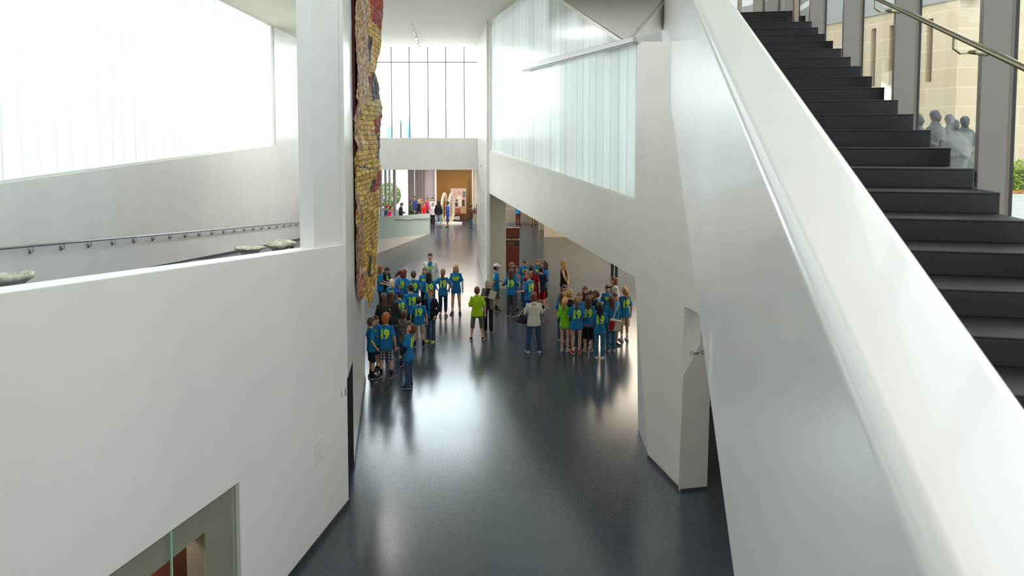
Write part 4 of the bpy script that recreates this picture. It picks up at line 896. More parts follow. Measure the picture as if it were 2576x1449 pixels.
def person(loc, f, h, top=('tee', BLUE), bottom=('pants', M_jean), shoes=BLACK, hair=('short', 'brown'), skin='fair', arms=('down', 'down'), head=(0, 0), num=None, fem=False,
           stance=(.0, .0), wide=1.0, label='', group=None, extra=(), lean=0.0, det=True, sock=None, seed=0, under=None):
    k = h; kid = h < 1.62; rg = random.Random(seed+int(h*1000))
    root = empty('person', loc, -math.radians(f)); hw = (.098 if fem else .106)*wide; hipw = (.052 if not fem else .054)*wide
    shz, hipz = .812, .50
    LN = lambda z: lean*max(0, z-.5)           # forward lean
    def V(x, y, z): return Vector((x*k, (y+LN(z))*k, z*k))
    sk = smat(skin)
    # --- skeleton points
    sh = {s: Vector((s*hw, 0, shz)) for s in (-1, 1)}; el = {}; wr = {}
    for i, s in enumerate((-1, 1)):
        e, w = POSES[arms[i]]; el[s] = sh[s]+Vector((s*e[0], e[1], e[2])); wr[s] = sh[s]+Vector((s*w[0], w[1], w[2]))
    sp, fw = stance; an = {}; kn = {}; hp = {}
    for s in (-1, 1):
        hp[s] = Vector((s*hipw, 0, .49)); an[s] = Vector((s*(hipw+sp), s*fw, .045)); kn[s] = (hp[s]+an[s])/2+Vector((0, .012, .01))
    A = lambda p: V(p.x, p.y, p.z)
    # --- body
    mb = MB(); d_ = .82+.18*wide
    mb.loft([[V(p.x, p.y, p.z) for p in ring(0, y, z, rx*wide, ry*d_)] for z, rx, ry, y in ((.455, .062, .05, 0), (.50, .082, .056, 0), (.56, .076 if not fem else .078, .05, .0), (.62, .070 if not fem else .064, .046, .002), (.70, .080, .053, .004), (.76, .090, .055, .0), (.80, .084, .045, -.004), (.825, .05, .034, -.004), (.845, .030, .028, 0))])
    mb.tube([V(0, -.004, .82), V(0, .002, .855), V(0, .008, .89)], [.031*k, .028*k, .027*k], 12)
    for i, s in enumerate((-1, 1)):
        p0, p1, p2 = A(sh[s]+Vector((-s*.022, 0, -.004))), A(el[s]), A(wr[s])
        mb.tube([p0, p0.lerp(p1, .18), p0.lerp(p1, .6), p1, p1.lerp(p2, .3), p1.lerp(p2, .8), p2], [.022*k, .0265*k, .024*k, .0205*k, .0215*k, .0155*k, .014*k], 10)
        # hand: palm, four fingers, thumb
        dr = (p2-p1).normalized(); pal = p2+dr*.030*k
        side = Vector((1, 0, 0)) if abs(dr.x) < .8 else Vector((0, 0, 1)); side = (side-dr*side.dot(dr)).normalized()
        if arms[i] in ('down', 'low', 'pocket', 'hip'): side = Vector((0, 1, 0)); side = (side-dr*side.dot(dr)).normalized()
        nrm = dr.cross(side).normalized(); inn = nrm if nrm.x*s < 0 else -nrm
        mb.tube([p2-dr*.004*k, pal, p2+dr*.052*k], [(.014*k, .012*k), (.0215*k, .0105*k), (.021*k, .009*k)] if False else [.0135*k, .0175*k, .0165*k], 8)
        for q in range(4):
            o_ = side*(q-1.5)*.0098*k; ln = (.040, .046, .043, .034)[q]*k; b0 = p2+dr*.048*k+o_
            mb.tube([b0-dr*.01*k, b0+dr*ln*.45+inn*.002*k, b0+dr*ln*.8+inn*.010*k, b0+dr*ln*.95+inn*.020*k], [.0056*k, .0052*k, .0048*k, .0042*k], 6)
        tb = p2+dr*.018*k+side*.014*k
        mb.tube([tb, tb+side*.014*k+dr*.014*k, tb+side*.018*k+dr*.032*k+inn*.006*k], [.0066*k, .0058*k, .0048*k], 6)
        mb.tube([A(hp[s])+Vector((0, 0, .03*k)), A(hp[s])+Vector((0, 0, -.03*k)), A(hp[s].lerp(kn[s], .5)), A(kn[s]), A(kn[s].lerp(an[s], .3)), A(kn[s].lerp(an[s], .75)), A(an[s])],
                [.040*k*wide, .041*k*wide, .037*k*wide, .029*k, .031*k, .020*k, .018*k], 12)
        mb.tube([A(an[s])+Vector((0, -.012*k, -.012*k)), A(an[s])+Vector((0, .03*k, -.022*k)), A(an[s])+Vector((0, .07*k, -.032*k))], [.019*k, .02*k, .013*k], 8)
    # head
    hz = (.232 if kid else .240); hz = hz/h; ry_, rx_ = hz*.43, hz*.335; hc = Vector((0, .010, 1-hz*.5))
    n0 = len(mb.v)
    mb.ell((0, (-.004+.0)*k, (hz*.07)*k), (rx_*k*1.02, ry_*k, hz*.43*k), 16, 11)
    mb.ell((0, (ry_*.22)*k, (-hz*.22)*k), (rx_*k*.80, ry_*k*.68, hz*.28*k), 14, 9)
    mb.tube([Vector((0, ry_*.88, hz*.02))*k, Vector((0, ry_*1.02, -hz*.06))*k, Vector((0, ry_*1.10, -hz*.10))*k], [.006*k, .008*k, .010*k], 8)
    for s in (-1, 1): mb.ell((s*rx_*1.0*k, -.002*k, -.01*k), (.006*k, .013*k, .017*k), 8, 7)
    yaw, pit = math.radians(head[0]), math.radians(head[1])
    HM = Matrix.Translation(V(0, .010, 1-hz*.5)) @ Matrix.Translation((0, 0, -hz*.5*k)) @ Matrix.Rotation(-yaw, 4, 'Z') @ Matrix.Rotation(-pit, 4, 'X') @ Matrix.Translation((0, 0, hz*.5*k))
    def HT(b, n): b.v[n:] = [tuple(HM @ Vector(v)) for v in b.v[n:]]
    HT(mb, n0)
    vox = .0095 if det else .016
    me = remeshed(mb, vox, 'body')
    fb = MB()
    for s in (-1, 1):
        fb.cur = 1; fb.ell((s*rx_*.42*k, ry_*.86*k, hz*.005*k), (.0095*k, .005*k, .0055*k), 8, 6)
        fb.cur = 2; fb.ell((s*rx_*.42*k, ry_*.915*k, hz*.005*k), (.0045*k, .003*k, .0045*k), 8, 6)
        fb.cur = 3; fb.tube([Vector((s*rx_*.18, ry_*.93, hz*.065))*k, Vector((s*rx_*.42, ry_*.92, hz*.085))*k, Vector((s*rx_*.68, ry_*.80, hz*.065))*k], .0030*k, 5)
    fb.cur = 4; fb.tube([Vector((-.014, ry_*.86, -hz*.245))*k, Vector((0, ry_*.93, -hz*.25))*k, Vector((.014, ry_*.86, -hz*.245))*k], [.002*k, .0042*k, .002*k], 6)
    HT(fb, 0); add_raw(me, fb)
    body = link('body', me, [sk, M_eye, M_iris, hmat(hair[1]), M_lip], root)
    # --- shirt
    kind, col = top; ml = col if not isinstance(col, tuple) else cmat(col)
    def shirt(kind, m, name, g=0.0, hem=.46, open_=0.0):
        mb = MB(); gg = g+(0 if det else .005)
        fl_ = .006 if kind in ('tee', 'polo') else .003
        lo_ = 1 if kind in ('tee', 'polo', 'hoodie', 'jacket', 'long') else 0
        prof = [(hem, .098+fl_, .070), (hem+.05, .096+fl_, .069), (.56, .091+fl_*.6 if not fem else .089, .064), (.62, .088+fl_*.6 if not fem else .081, .061), (.70, .092, .063), (.76, .098, .063), (.80, .090, .050), (.826, .052, .038), (.838, .038, .034)]
        if hem < .44: prof.insert(0, (hem, .104, .074)); prof[1] = (.47, .102, .072)
        ru = [rg.uniform(-.004, .004) for _ in range(18)]
        mb.loft([[V(p.x*(1+ru[j]*4*(z < .6)), p.y*(1+ru[j]*9*(z < .6)), p.z) for j, p in enumerate(ring(0, 0, z, (rx+gg)*wide, (ry+gg)*d_))] for z, rx, ry in prof])
        for s in (-1, 1):
            if kind != 'tank': mb.ell(A(sh[s]+Vector((-s*.014, 0, -.020))), ((.033+gg)*k, (.034+gg)*k, (.038+gg)*k), 12, 9)
            p0, p1, p2 = A(sh[s]+Vector((-s*.040, 0, -.008))), A(el[s]), A(wr[s])
            if kind in ('tee', 'polo'):
                mb.tube([p0, p0.lerp(p1, .2), p0.lerp(p1, .55), p0.lerp(p1, .88)], [(.036+gg)*k, (.041+gg)*k, (.039+gg)*k, (.041+gg)*k], 12)
            elif kind == 'tank': pass
            else:
                mb.tube([p0, p0.lerp(p1, .2), p0.lerp(p1, .7), p1, p1.lerp(p2, .4), p1.lerp(p2, .98)], [(.035+gg)*k, (.039+gg)*k, (.032+gg)*k, (.029+gg)*k, (.027+gg)*k, (.021+gg)*k], 12)
        if kind == 'hoodie':
            mb.ell(V(0, -.045, .835), (.052*k, .026*k, .03*k), 12, 8); mb.ell(V(0, -.02, .85), (.045*k, .04*k, .02*k), 12, 8)
        elif kind in ('polo', 'jacket'):
            mb.tube([V(.034*math.cos(t*math.pi/6), .034*math.sin(t*math.pi/6)-.0, .845) for t in range(4, 15)], .008*k, 6)
        me = remeshed(mb, .013 if det else .02, name)
        if open_:
            bm = bmesh.new(); bm.from_mesh(me)
            kill = [f_ for f_ in bm.faces if f_.calc_center_median().y > .012*k and abs(f_.calc_center_median().x) < open_*k*(.55+1.0*abs(f_.calc_center_median().z/k-.62)*1.6)]
            bmesh.ops.delete(bm, geom=kill, context='FACES'); bm.to_mesh(me); bm.free()
        return link(name, me, m, root)
    if under is not None:
        us = shirt('tank', under[1] if not isinstance(under[1], tuple) else cmat(under[1]), 'shirt', hem=under[2] if len(under) > 2 else .45)
        so = shirt(kind, ml, 'jacket', g=.008, hem=.44, open_=.045 if 'open' in extra else 0)
    else:
        so = us = shirt(kind, ml, {'hoodie': 'hoodie', 'jacket': 'jacket', 'tank': 'tank_top', 'long': 'long_sleeved_top'}.get(kind, 'shirt'), hem=.43 if 'longtee' in extra else .455)
    if 'longarm' in extra or 'whitearm' in extra:     # long sleeves showing under the tee
        mb = MB()
        for s in (-1, 1):
            p0, p1, p2 = A(sh[s]), A(el[s]), A(wr[s]); mb.tube([p0.lerp(p1, .7), p1, p1.lerp(p2, .5), p1.lerp(p2, .97)], [.028*k, .025*k, .023*k, .018*k], 10)
        mb.build('undersleeves', cmat((.7, .7, .68) if 'whitearm' in extra else BLACK), root, True)
    # --- print
    def decal(txt, size, side, tgt, cz=.70, mats=(M_limeE, M_lime)):
        bv = BVHTree.FromPolygons([v.co[:] for v in tgt.data.vertices], [p.vertices[:] for p in tgt.data.polygons])
        for li, m in enumerate(mats):
            t = text_mesh(txt, size*k/1.55, offset=(.026, .012)[li]*(size/.3) if len(mats) > 1 else 0, space=.95)
            bm = bmesh.new(); bm.from_mesh(t); bmesh.ops.triangulate(bm, faces=bm.faces[:])
            for _ in range(2): bmesh.ops.subdivide_edges(bm, edges=[e for e in bm.edges if e.calc_length() > .03], cuts=1)
            for v in bm.verts:
                x, z = v.co.x*.82*(1 if side < 0 else -1), v.co.y+cz*k
                loc_, nn, ii, dd = bv.ray_cast(Vector((x, side*1.0, z)), Vector((0, -side, 0)))
                v.co = (x, (loc_.y if loc_ else side*.1)+side*(.004+.0025*li), z)
            bm.to_mesh(t); bm.free(); t.name = 'print'
            link('number_print' if txt.isdigit() else 'chest_print', t, m, so if tgt is so else tgt)
    if num: 
        for n_ in num:
            if n_ == 'b': decal('19', .30, -1, so, .695)
            elif n_ == 'f': decal('WP', .17, 1, us, .72)
            elif n_ == 'w': decal('MUSEUM', .08, 1, us, .72, mats=(M_eye,))
    # --- bottom
    bk, bc = bottom; bm_ = bc if not isinstance(bc, tuple) else cmat(bc)
    mb = MB(); end = {'pants': 1.0, 'slim': .97, 'capri': .72, 'shorts': .50, 'mini': .22}[bk]; lo = {'slim': -.006, 'mini': .004}.get(bk, .004)
    mb.loft([[V(p.x, p.y, p.z) for p in ring(0, 0, z, rx*wide, ry*d_)] for z, rx, ry in ((.43, .084, .058), (.46, .093, .063), (.50, .092, .063), (.56, .082, .057), (.585, .079, .055))])
    for s in (-1, 1):
        pts = [A(hp[s])+Vector((0, 0, .03*k)), A(hp[s])+Vector((0, 0, -.02*k))]; rr = [.042*k*wide, .045*k*wide]
        P_ = [(0.25, .050), (.5, .043), (.75, .038), (1.0, .036)] if bk != 'slim' else [(.25, .043), (.5, .035), (.75, .031), (1.0, .024)]
        def legp(t): return A(hp[s].lerp(kn[s], t*2)) if t < .5 else A(kn[s].lerp(an[s], t*2-1))
        for t in (.12, .25, .38, .5, .62, .75, .88, 1.0):
            if t <= end+.001:
                base = .046-(.046-.034)*t if bk not in ('slim',) else .046-.015*t-(.007 if t > .8 else 0)
                if bk in ('shorts', 'mini'): base = .047+.004*t
                if bk == 'pants' and t > .8: base += .004
                p = legp(t); p = p-Vector((0, 0, .02*k if t == 1.0 and bk == 'pants' else 0)); pts.append(p); rr.append((base+lo*.0)*k*(.6+.4*wide))
        mb.tube(pts, rr, 12)
    pm = remeshed(mb, .013 if det else .02, bk)
    link({'pants': 'trousers', 'slim': 'trousers', 'capri': 'trousers', 'shorts': 'shorts', 'mini': 'shorts'}[bk], pm, bm_, root)
    # --- shoes
    scol = cmat(shoes) if isinstance(shoes, tuple) else shoes
    for s in (-1, 1):
        a = A(an[s]); mb = MB(); w_ = .026*k
        rot = Matrix.Rotation(-s*.18, 3, 'Z')
        def RG(y, z0, z1, w): return [a.xy.to_3d()+rot @ Vector((math.cos(t*math.pi/5)*w, y*k, 0))+Vector((0, 0, (z0+z1)/2*k+math.sin(t*math.pi/5)*(z1-z0)/2*k)) for t in range(10)]
        mb.cur = 0; mb.loft([RG(-.040, .008, .045, w_*.6), RG(-.03, .006, .058, w_*.9), RG(0, .006, .062, w_*.95), RG(.035, .006, .045, w_*1.05), RG(.075, .006, .034, w_*1.15), RG(.098, .008, .026, w_*.8), RG(.106, .01, .018, w_*.4)])
        mb.cur = 1; mb.loft([RG(-.043, .001, .014, w_*.75), RG(-.03, .001, .014, w_*1.05), RG(.03, .001, .012, w_*1.1), RG(.08, .001, .012, w_*1.25), RG(.104, .001, .012, w_*.8)])
        if sock is not None: mb.cur = 2; mb.tube([a+Vector((0, 0, -.01*k)), A(an[s].lerp(kn[s], .38))], [.022*k, .0245*k], 10)
        mb.build('shoe', [scol, M_sole]+([cmat(sock)] if sock is not None else []), root, True)
    # --- hair
    st, hcol = hair[0], hmat(hair[1]); mb = MB()
    def hp_(x, y, z): return Vector((x*rx_, y*ry_, z*hz*.5))*k
    big = {'curly': 1.22, 'afro': 1.3}.get(st, 1.0)
    m_, n_ = 16, 26; rings = []
    for i in range(1, m_):
        ph = math.pi*i/m_; z = -math.cos(ph); q = math.sin(ph); rw = []
        for j in range(n_):
            t = 2*math.pi*j/n_; x, y = math.cos(t)*q, math.sin(t)*q
            face = y > .22 and z < .38-.35*abs(x)*(st != 'short')
            r_ = .86 if face else 1.10*big
            if z < -.62 and st == 'short': r_ = .93
            jit = rg.uniform(-.025, .025)*(3.0 if st == 'curly' else 1)+.02*math.sin(7*t+3*z)
            if face: jit = 0
            rw.append(hp_(x*(r_+jit), (y*(r_+jit))-.05, z*(r_+jit)*.95+(.12 if z > 0 else .06)))
        rings.append(rw)
    mb.loft(rings)
    if st == 'short': mb.ell(hp_(0, -.55, -.35), (rx_*.72*k, ry_*.42*k, hz*.24*k), 12, 8)
    if st in ('long', 'bob', 'verylong'):
        ln = {'bob': 1.25, 'long': 2.3, 'verylong': 3.1}[st]; nn = 22; rr_ = []
        for z, w, d in ((.55, 1.05, 1.05), (.1, 1.14, 1.12), (-.5, 1.20, 1.15), (-1.0, 1.24 if st != 'bob' else 1.16, 1.15), (-ln*.75, 1.22 if st != 'bob' else 1.1, 1.15), (-ln, .80, 1.05)):
            rw = []
            for j in range(nn):
                u_ = j/(nn/2-1) if j < nn/2 else (nn-1-j)/(nn/2-1)
                an_ = math.pi*(.94+1.12*u_) if j < nn/2 else math.pi*(.94+1.12*u_)
                dd = (1+.06*math.sin(u_*23+z*2.2)+rg.uniform(-.02, .02)) if j < nn/2 else .66
                if z < -1.0: dd *= 1.04
                rw.append(hp_(math.cos(an_)*w*dd, math.sin(an_)*d*dd-.02, z+(rg.uniform(-.22, .12) if z == -ln else 0)))
            rr_.append(rw)
        mb.loft(rr_)
    if st == 'pony':
        sw = rg.uniform(-.15, .15)
        mb.tube([hp_(0, -.95, .40), hp_(0, -1.35, .48), hp_(sw*.5, -1.62, .1), hp_(sw, -1.62, -.7), hp_(sw*2, -1.45, -1.5), hp_(sw*2.2, -1.35, -2.1)], [.016*k, .024*k, .033*k, .034*k, .026*k, .007*k], 12)
    if st == 'bun': mb.ell(hp_(0, -1.1, .5), (.03*k, .03*k, .03*k))
    HT(mb, 0); hm = remeshed(mb, .009 if det else .016, 'hair'); ho = link('hair', hm, hcol, root)
    # --- extras on the head
    if 'cap' in extra or 'redcap' in extra or 'bluecap' in extra:
        cc = (.65, .63, .62) if 'cap' in extra else ((.55, .02, .02) if 'redcap' in extra else (.02, .05, .35)); mb = MB(); rings = []
        for i in range(7):
            ph = math.pi/2*i/6.5; rings.append([hp_(math.cos(t*math.pi/10)*1.16*math.cos(ph), math.sin(t*math.pi/10)*1.13*math.cos(ph)-.03, .32+.86*math.sin(ph)) for t in range(20)])
        mb.loft(rings)
        HT(mb, 0); cp = mb.build('cap', cmat(cc), root, True)
        mb = MB(); mb.loft([[hp_(x, y, z) for x, y in ((-.85, .7), (-.7, 1.35), (0, 1.75), (.7, 1.35), (.85, .7))] for z in (.34, .40)]); HT(mb, 0); mb.build('brim', cmat(cc), cp)
    if 'headband' in extra:
        mb = MB(); mb.tube([hp_(math.cos(t*math.pi/12)*1.12, .12, .2+math.sin(t*math.pi/12)*1.0) for t in range(0, 13)], .0055*k, 6); HT(mb, 0); mb.build('headband', cmat((.75, .72, .70)), root, True)
    if 'shades' in extra or 'glasses' in extra:
        mb = MB(); zz, yy = (.05, 1.0) if 'glasses' in extra else (.62, .92)
        for s in (-1, 1):
            mb.tube([hp_(s*.45+.30*math.cos(t*math.pi/5), yy, zz+.20*math.sin(t*math.pi/5)) for t in range(11)], .0022*k, 5)
            mb.tube([hp_(s*.8, yy, zz+.05), hp_(s*1.1, .0, zz+.05)], .002*k, 5)
            if 'shades' in extra: mb.poly([hp_(s*.45+.30*math.cos(t*math.pi/5), yy, zz+.20*math.sin(t*math.pi/5)) for t in range(10)])
        mb.tube([hp_(-.16, yy, zz), hp_(.16, yy, zz)], .002*k, 5)
        HT(mb, 0); mb.build('sunglasses' if 'shades' in extra else 'glasses', mat('black_lens', (.01, .01, .012), .15), root)
    if 'belt' in extra:
        mb = MB(); mb.loft([[V(p.x, p.y, p.z) for p in ring(0, 0, z, .094*wide, .072*d_)] for z in (.475, .495)]); mb.build('waistband', cmat((.6, .03, .05)), root, True)
    tag(root, label, 'person', group)
    return root
def where(px, py, h=None, feet=None):
    """stand a person: from the top of the head and a height, or from the feet, returning (location, height)"""
    if feet is not None:
        g = fl(px, feet); return (g.x, g.y, 0), at(px, py, g.y).z
    g = fl(px, py, h); return (g.x, g.y, 0), h
SPECS = []
def stand(px, py, f, label, h=None, feet=None, group=None, **kw):
    SPECS.append(dict(px=px, py=py, f=f, label=label, h=h, feet=feet, group=group, kw=kw)); return SPECS[-1]
NM, LF, MD, R1, R2, FR = None, 'school group standing on the left of the hall', 'two women talking in the middle of the hall', 'children around the red shirted boy by the pillar', 'girls gathered under the right beam', 'visitors at the far information area'
TEE = ('tee', BLUE)
K = (.36, .30, .20)
# ---- left group ----
stand(956, 668, 80, 'long haired reddish blond girl in blue shirt half behind the hanging', 1.62, group=LF, hair=('verylong', 'lightbrown'), fem=True, arms=('fwd', 'fwd'))
stand(970, 670, 130, 'dark haired child with black sleeves under a blue shirt, looking down', 1.55, group=LF, top=('hoodie', BLACK), hair=('short', 'dark'), under=('tee', BLUE), extra=('open',), num='f', arms=('read', 'read'), head=(0, 30))
stand(995, 681, 80, 'girl with brown ponytail bending her head down in blue shirt', 1.52, group=LF, hair=('pony', 'auburn'), fem=True, head=(0, 40), lean=.25, arms=('read', 'read'))
stand(1016, 678, 45, 'brown bobbed child seen from behind the right shoulder, arm reaching forward', 1.58, group=LF, hair=('bob', 'auburn'), arms=('down', 'fwd'), num='b')
stand(1040, 682, -5, 'short haired boy from behind in blue number shirt left of the man in white', 1.55, group=LF, num='b', hair=('short', 'brown'), arms=('fwd', 'fwd'))
stand(1082, 637, 180, 'tall dark haired man in open white patterned jacket facing the camera', 1.86, group=LF, top=('jacket', M_inkwhite), under=('tee', BLUE), extra=('open',), num='f', hair=('short', 'dark'), bottom=('pants', BLACK), wide=1.08)
stand(1069, 672, 178, 'fringed light brown haired boy facing the camera in front of the tall man', 1.55, group=LF, hair=('bob', 'lightbrown'), num='f', bottom=('pants', BLACK))
stand(1079, 683, -8, 'girl with long dark brown hair from behind over number shirt', 1.56, group=LF, hair=('long', 'dark'), fem=True, num='b', arms=('fold', 'fold'), bottom=('slim', BLACK))
stand(1114, 677, 0, 'ponytailed girl from behind in number shirt, dark skinny jeans and sandals', feet=797, group=LF, hair=('pony', 'lightbrown'), fem=True, num='b', bottom=('slim', (.015, .03, .06)), shoes=(.25, .14, .08), arms=('hip', 'hip'), stance=(.0, .0))
stand(1147, 665, 185, 'blonde girl facing the camera in blue shirt, blue shorts and white sleeves', feet=790, group=LF, hair=('long', 'blond'), fem=True, num='f', bottom=('mini', (.015, .10, .20)), shoes=BLACK, sock=(.5, .5, .55), extra=('whitearm', 'longtee'), head=(-8, 15), stance=(.02, .01))
stand(985, 703, 10, 'white blond haired child from behind in blue shirt', 1.5, group=LF, hair=('bob', 'white'), num='b', fem=True)
stand(1005, 731, -40, 'boy in blue and white baseball cap turned left in number shirt', 1.52, group=LF, extra=('bluecap',), num='b', hair=('short', 'brown'), head=(-30, 10))
stand(1034, 716, -20, 'dark haired bigger boy from behind in number shirt looking left', 1.66, group=LF, hair=('short', 'dark'), num='b', wide=1.15, head=(-25, 10), bottom=('shorts', BLACK))
stand(1053, 746, 0, 'black haired boy from behind in number shirt and khaki shorts', feet=872, group=LF, hair=('short', 'black'), num='b', bottom=('shorts', K), wide=1.18, stance=(.025, .015), sock=BLACK, arms=('down', 'down'))
stand(1084, 728, 205, 'man with glasses in dark jacket and jeans with yellow shoes, smiling', feet=860, group=LF, hair=('short', 'auburn'), top=('jacket', (.015, .015, .02)), under=('tee', BLUE), extra=('open', 'glasses'), shoes=(.55, .50, .04), arms=('pocket', 'pocket'), head=(15, -5))
stand(983, 733, 5, 'woman with very long brown hair from behind in dark jacket with pink shoes', feet=880, group=LF, hair=('verylong', 'brown'), fem=True, top=('jacket', (.04, .035, .03)), bottom=('pants', (.01, .03, .06)), shoes=(.75, .12, .14), wide=1.2)
stand(964, 739, 15, 'long brown haired girl in dark green top left of the pink shoed woman', 1.60, group=LF, hair=('verylong', 'brown'), fem=True, top=('long', (.03, .04, .03)))
stand(933, 799, 60, 'brown haired boy by the left wall in blue shirt and navy shorts facing right', feet=951, group=LF, hair=('short', 'brown'), bottom=('shorts', (.012, .014, .03)), num='f', arms=('down', 'pocket'), sock=BLACK)
stand(943, 795, 120, 'dark haired boy peeking out behind his friend at the left wall', 1.52, group=LF, hair=('short', 'dark'), num='f', bottom=('shorts', NAVY), arms=('fold', 'fold'))
stand(970, 790, 12, 'curly red haired child from behind in number shirt and plaid shorts', feet=950, group=LF, hair=('curly', 'red'), num='b', bottom=('shorts', M_plaid), shoes=(.08, .065, .05), sock=BLACK, stance=(.03, .0), wide=1.1, arms=('fwd', 'down'))
stand(1016, 782, 15, 'short haired boy with camouflage hoodie over blue shirt from behind', feet=921, group=LF, hair=('short', 'brown'), top=('hoodie', M_camo), under=('tee', BLUE, .40), arms=('fold', 'fold'))
stand(1028, 811, -75, 'boy tilting his head far back to look up, black sleeves and long jeans', feet=974, group=LF, hair=('short', 'auburn'), head=(0, -48), extra=('longarm', 'longtee'), num='b', arms=('low', 'low'), shoes=(.02, .02, .07), stance=(.012, .01))
# ---- middle ----
stand(1200, 722, 0, 'woman in lime green shirt from behind with patterned cropped trousers and sandals', feet=855, group=MD, top=('polo', LIME), bottom=('capri', M_pattern), shoes=(.10, .04, .02), hair=('short', 'auburn'), fem=True, wide=1.15, stance=(.045, .0), arms=('fwd', 'down'))
wp = stand(1228, 703, 183, 'grey haired woman in grey cardigan facing the camera with papers', feet=834, group=MD, top=('jacket', (.12, .11, .09)), under=('tee', (.02, .015, .015)), bottom=('pants', BLACK), shoes=BLACK, hair=('bob', 'grey'), fem=True, extra=('open',), arms=('read', 'read'))
def acc_paper(wp):
  mb = MB(); mb.box(-.10, .10, -.004, .004, 0, .28); o = mb.build('paper_sheets', mat('white_paper', (.68, .66, .60), .6)); q = wp.location; o.location = (q.x+.10, q.y-.30, 1.08); o.rotation_euler = (.35, .25, .1)
  tag(o, 'white paper sheets held by the grey haired woman', 'paper')
# ---- right group one ----
stand(1248, 664, 78, 'boy in white cap by the pillar in blue shirt and brown shorts, facing right', feet=782, group=R1, extra=('cap',), num='b', bottom=('shorts', (.11, .09, .06)), sock=BLACK, shoes=(.05, .03, .02), hair=('short', 'dark'), skin='tan', arms=('fwd', 'back'))
stand(1287, 661, 100, 'blond boy at the back beside the red standing banner', 1.50, group=R1, hair=('short', 'lightbrown'), top=('tee', BLUE))
stand(1295, 668, 95, 'brown haired child behind the long haired one, dark sleeves', 1.52, group=R1, hair=('bob', 'brown'), extra=('longarm',))
stand(1286, 677, 20, 'long haired child in number shirt and grey baggy trousers', feet=795, group=R1, hair=('long', 'brown'), num='b', bottom=('pants', (.07, .065, .075)), extra=('longarm',), arms=('out', 'fold'), stance=(.02, .0))
stand(1320, 651, 170, 'brown haired boy at the back facing the camera looking down', 1.58, group=R1, hair=('short', 'brown'), head=(10, 30), num='f')
stand(1322, 678, 5, 'short blond boy from behind left of the red shirt', 1.42, group=R1, hair=('short', 'lightbrown'), num='b', extra=('whitearm',))
stand(1337, 665, 8, 'boy in dark red shirt from behind at the centre of the circle', 1.62, group=R1, top=('polo', (.22, .008, .012)), hair=('short', 'brown'), bottom=('shorts', (.20, .005, .012)), wide=1.1)
stand(1331, 684, -40, 'light haired boy in bright blue trousers glancing back left', feet=812, group=R1, hair=('short', 'lightbrown'), num='b', head=(-60, 5), bottom=('pants', (.01, .06, .35)), arms=('fwd', 'fold'), shoes=(.5, .5, .5))
stand(1353, 652, 182, 'long fringed boy facing the camera at the back of the circle', 1.55, group=R1, hair=('bob', 'lightbrown'), num='f')
stand(1361, 670, 5, 'dark haired boy in navy shirt and red shorts from behind', feet=783, group=R1, top=('tee', (.012, .02, .05)), hair=('short', 'dark'), bottom=('shorts', (.28, .008, .012)), sock=BLACK, shoes=(.3, .3, .3))
stand(1372, 657, -60, 'tall child on the right of the circle in blue shirt facing left', feet=776, group=R1, hair=('bob', 'brown'), bottom=('capri', (.02, .015, .02)), shoes=(.3, .3, .3), arms=('fold', 'fold'))
hw_ = stand(1343, 736, -4, 'woman in white hoodie and jeans from behind', feet=887, group=None, top=('hoodie', (.62, .58, .47)), bottom=('pants', M_jean), hair=('bob', 'auburn'), fem=True, wide=1.15, shoes=(.5, .52, .52), arms=('fold', 'fold'), stance=(.035, .0), head=(25, 5))
def acc_bag(hw_):
  bg_ = MB(); bg_.loft([[Vector((x*w, y*w2, z)) for x, y in ((-.5, -.5), (.5, -.5), (.5, .5), (-.5, .5))] for z, w, w2 in ((0, .26, .10), (.03, .32, .14), (.18, .30, .12), (.24, .2, .04))])
  o = bg_.build('shoulder_bag', mat('black_leather', (.015, .014, .018), .35), None, bevel=.02); q = hw_.location; o.location = (q.x-.36, q.y+.02, .82); o.rotation_euler = (0, .3, .5)
  sb = MB(); sb.tube([(-.13, 0, .2), (-.02, -.03, .42), (.16, -.02, .56)], [(.012, .004)]*3, 6); sb.build('strap', mat('pale_strap', (.4, .4, .42), .5), o)
  tag(o, 'black shoulder bag at the side of the woman in the white hoodie', 'bag')
stand(1418, 654, -70, 'wavy blonde woman in black sleeveless top standing alone facing left', 1.68, hair=('long', 'blond'), top=('tank', (.012, .01, .018)), bottom=('slim', BLACK), fem=True, arms=('back', 'back'))
# ---- right group two ----
stand(1420, 717, 190, 'dark haired child facing the camera at the far left of the girls', 1.48, group=R2, hair=('short', 'dark'), skin='tan')
stand(1414, 735, 15, 'brown long haired child in blue shirt and jeans left of the lime hoodie', feet=857, group=R2, hair=('long', 'brown'), fem=True, shoes=(.2, .2, .22), num='b')
stand(1433, 729, 60, 'girl with bright blond ponytail and white headband in black top', 1.52, group=R2, hair=('pony', 'blond'), extra=('headband',), top=('long', BLACK), fem=True)
stand(1421, 749, 20, 'ponytailed girl in lime green hoodie and khaki shorts', feet=884, group=R2, hair=('pony', 'blond'), top=('hoodie', (.18, .55, .015)), bottom=('mini', K), shoes=(.5, .3, .2), fem=True, arms=('fwd', 'hip'))
stand(1450, 746, 0, 'girl with brown ponytail in wide number shirt, bare legs and red shoes', feet=889, group=R2, hair=('pony', 'lightbrown'), num='b', bottom=('mini', BLACK), shoes=(.40, .01, .02), fem=True, wide=1.12, extra=('longtee',), arms=('fwd', 'fwd'))
stand(1458, 735, 170, 'light brown haired girl hidden behind the number shirts, facing the camera', 1.55, group=R2, hair=('long', 'lightbrown'), fem=True)
stand(1472, 720, 175, 'girl with long auburn hair facing the camera at the back', 1.56, group=R2, hair=('long', 'auburn'), fem=True, top=('long', (.04, .02, .03)))
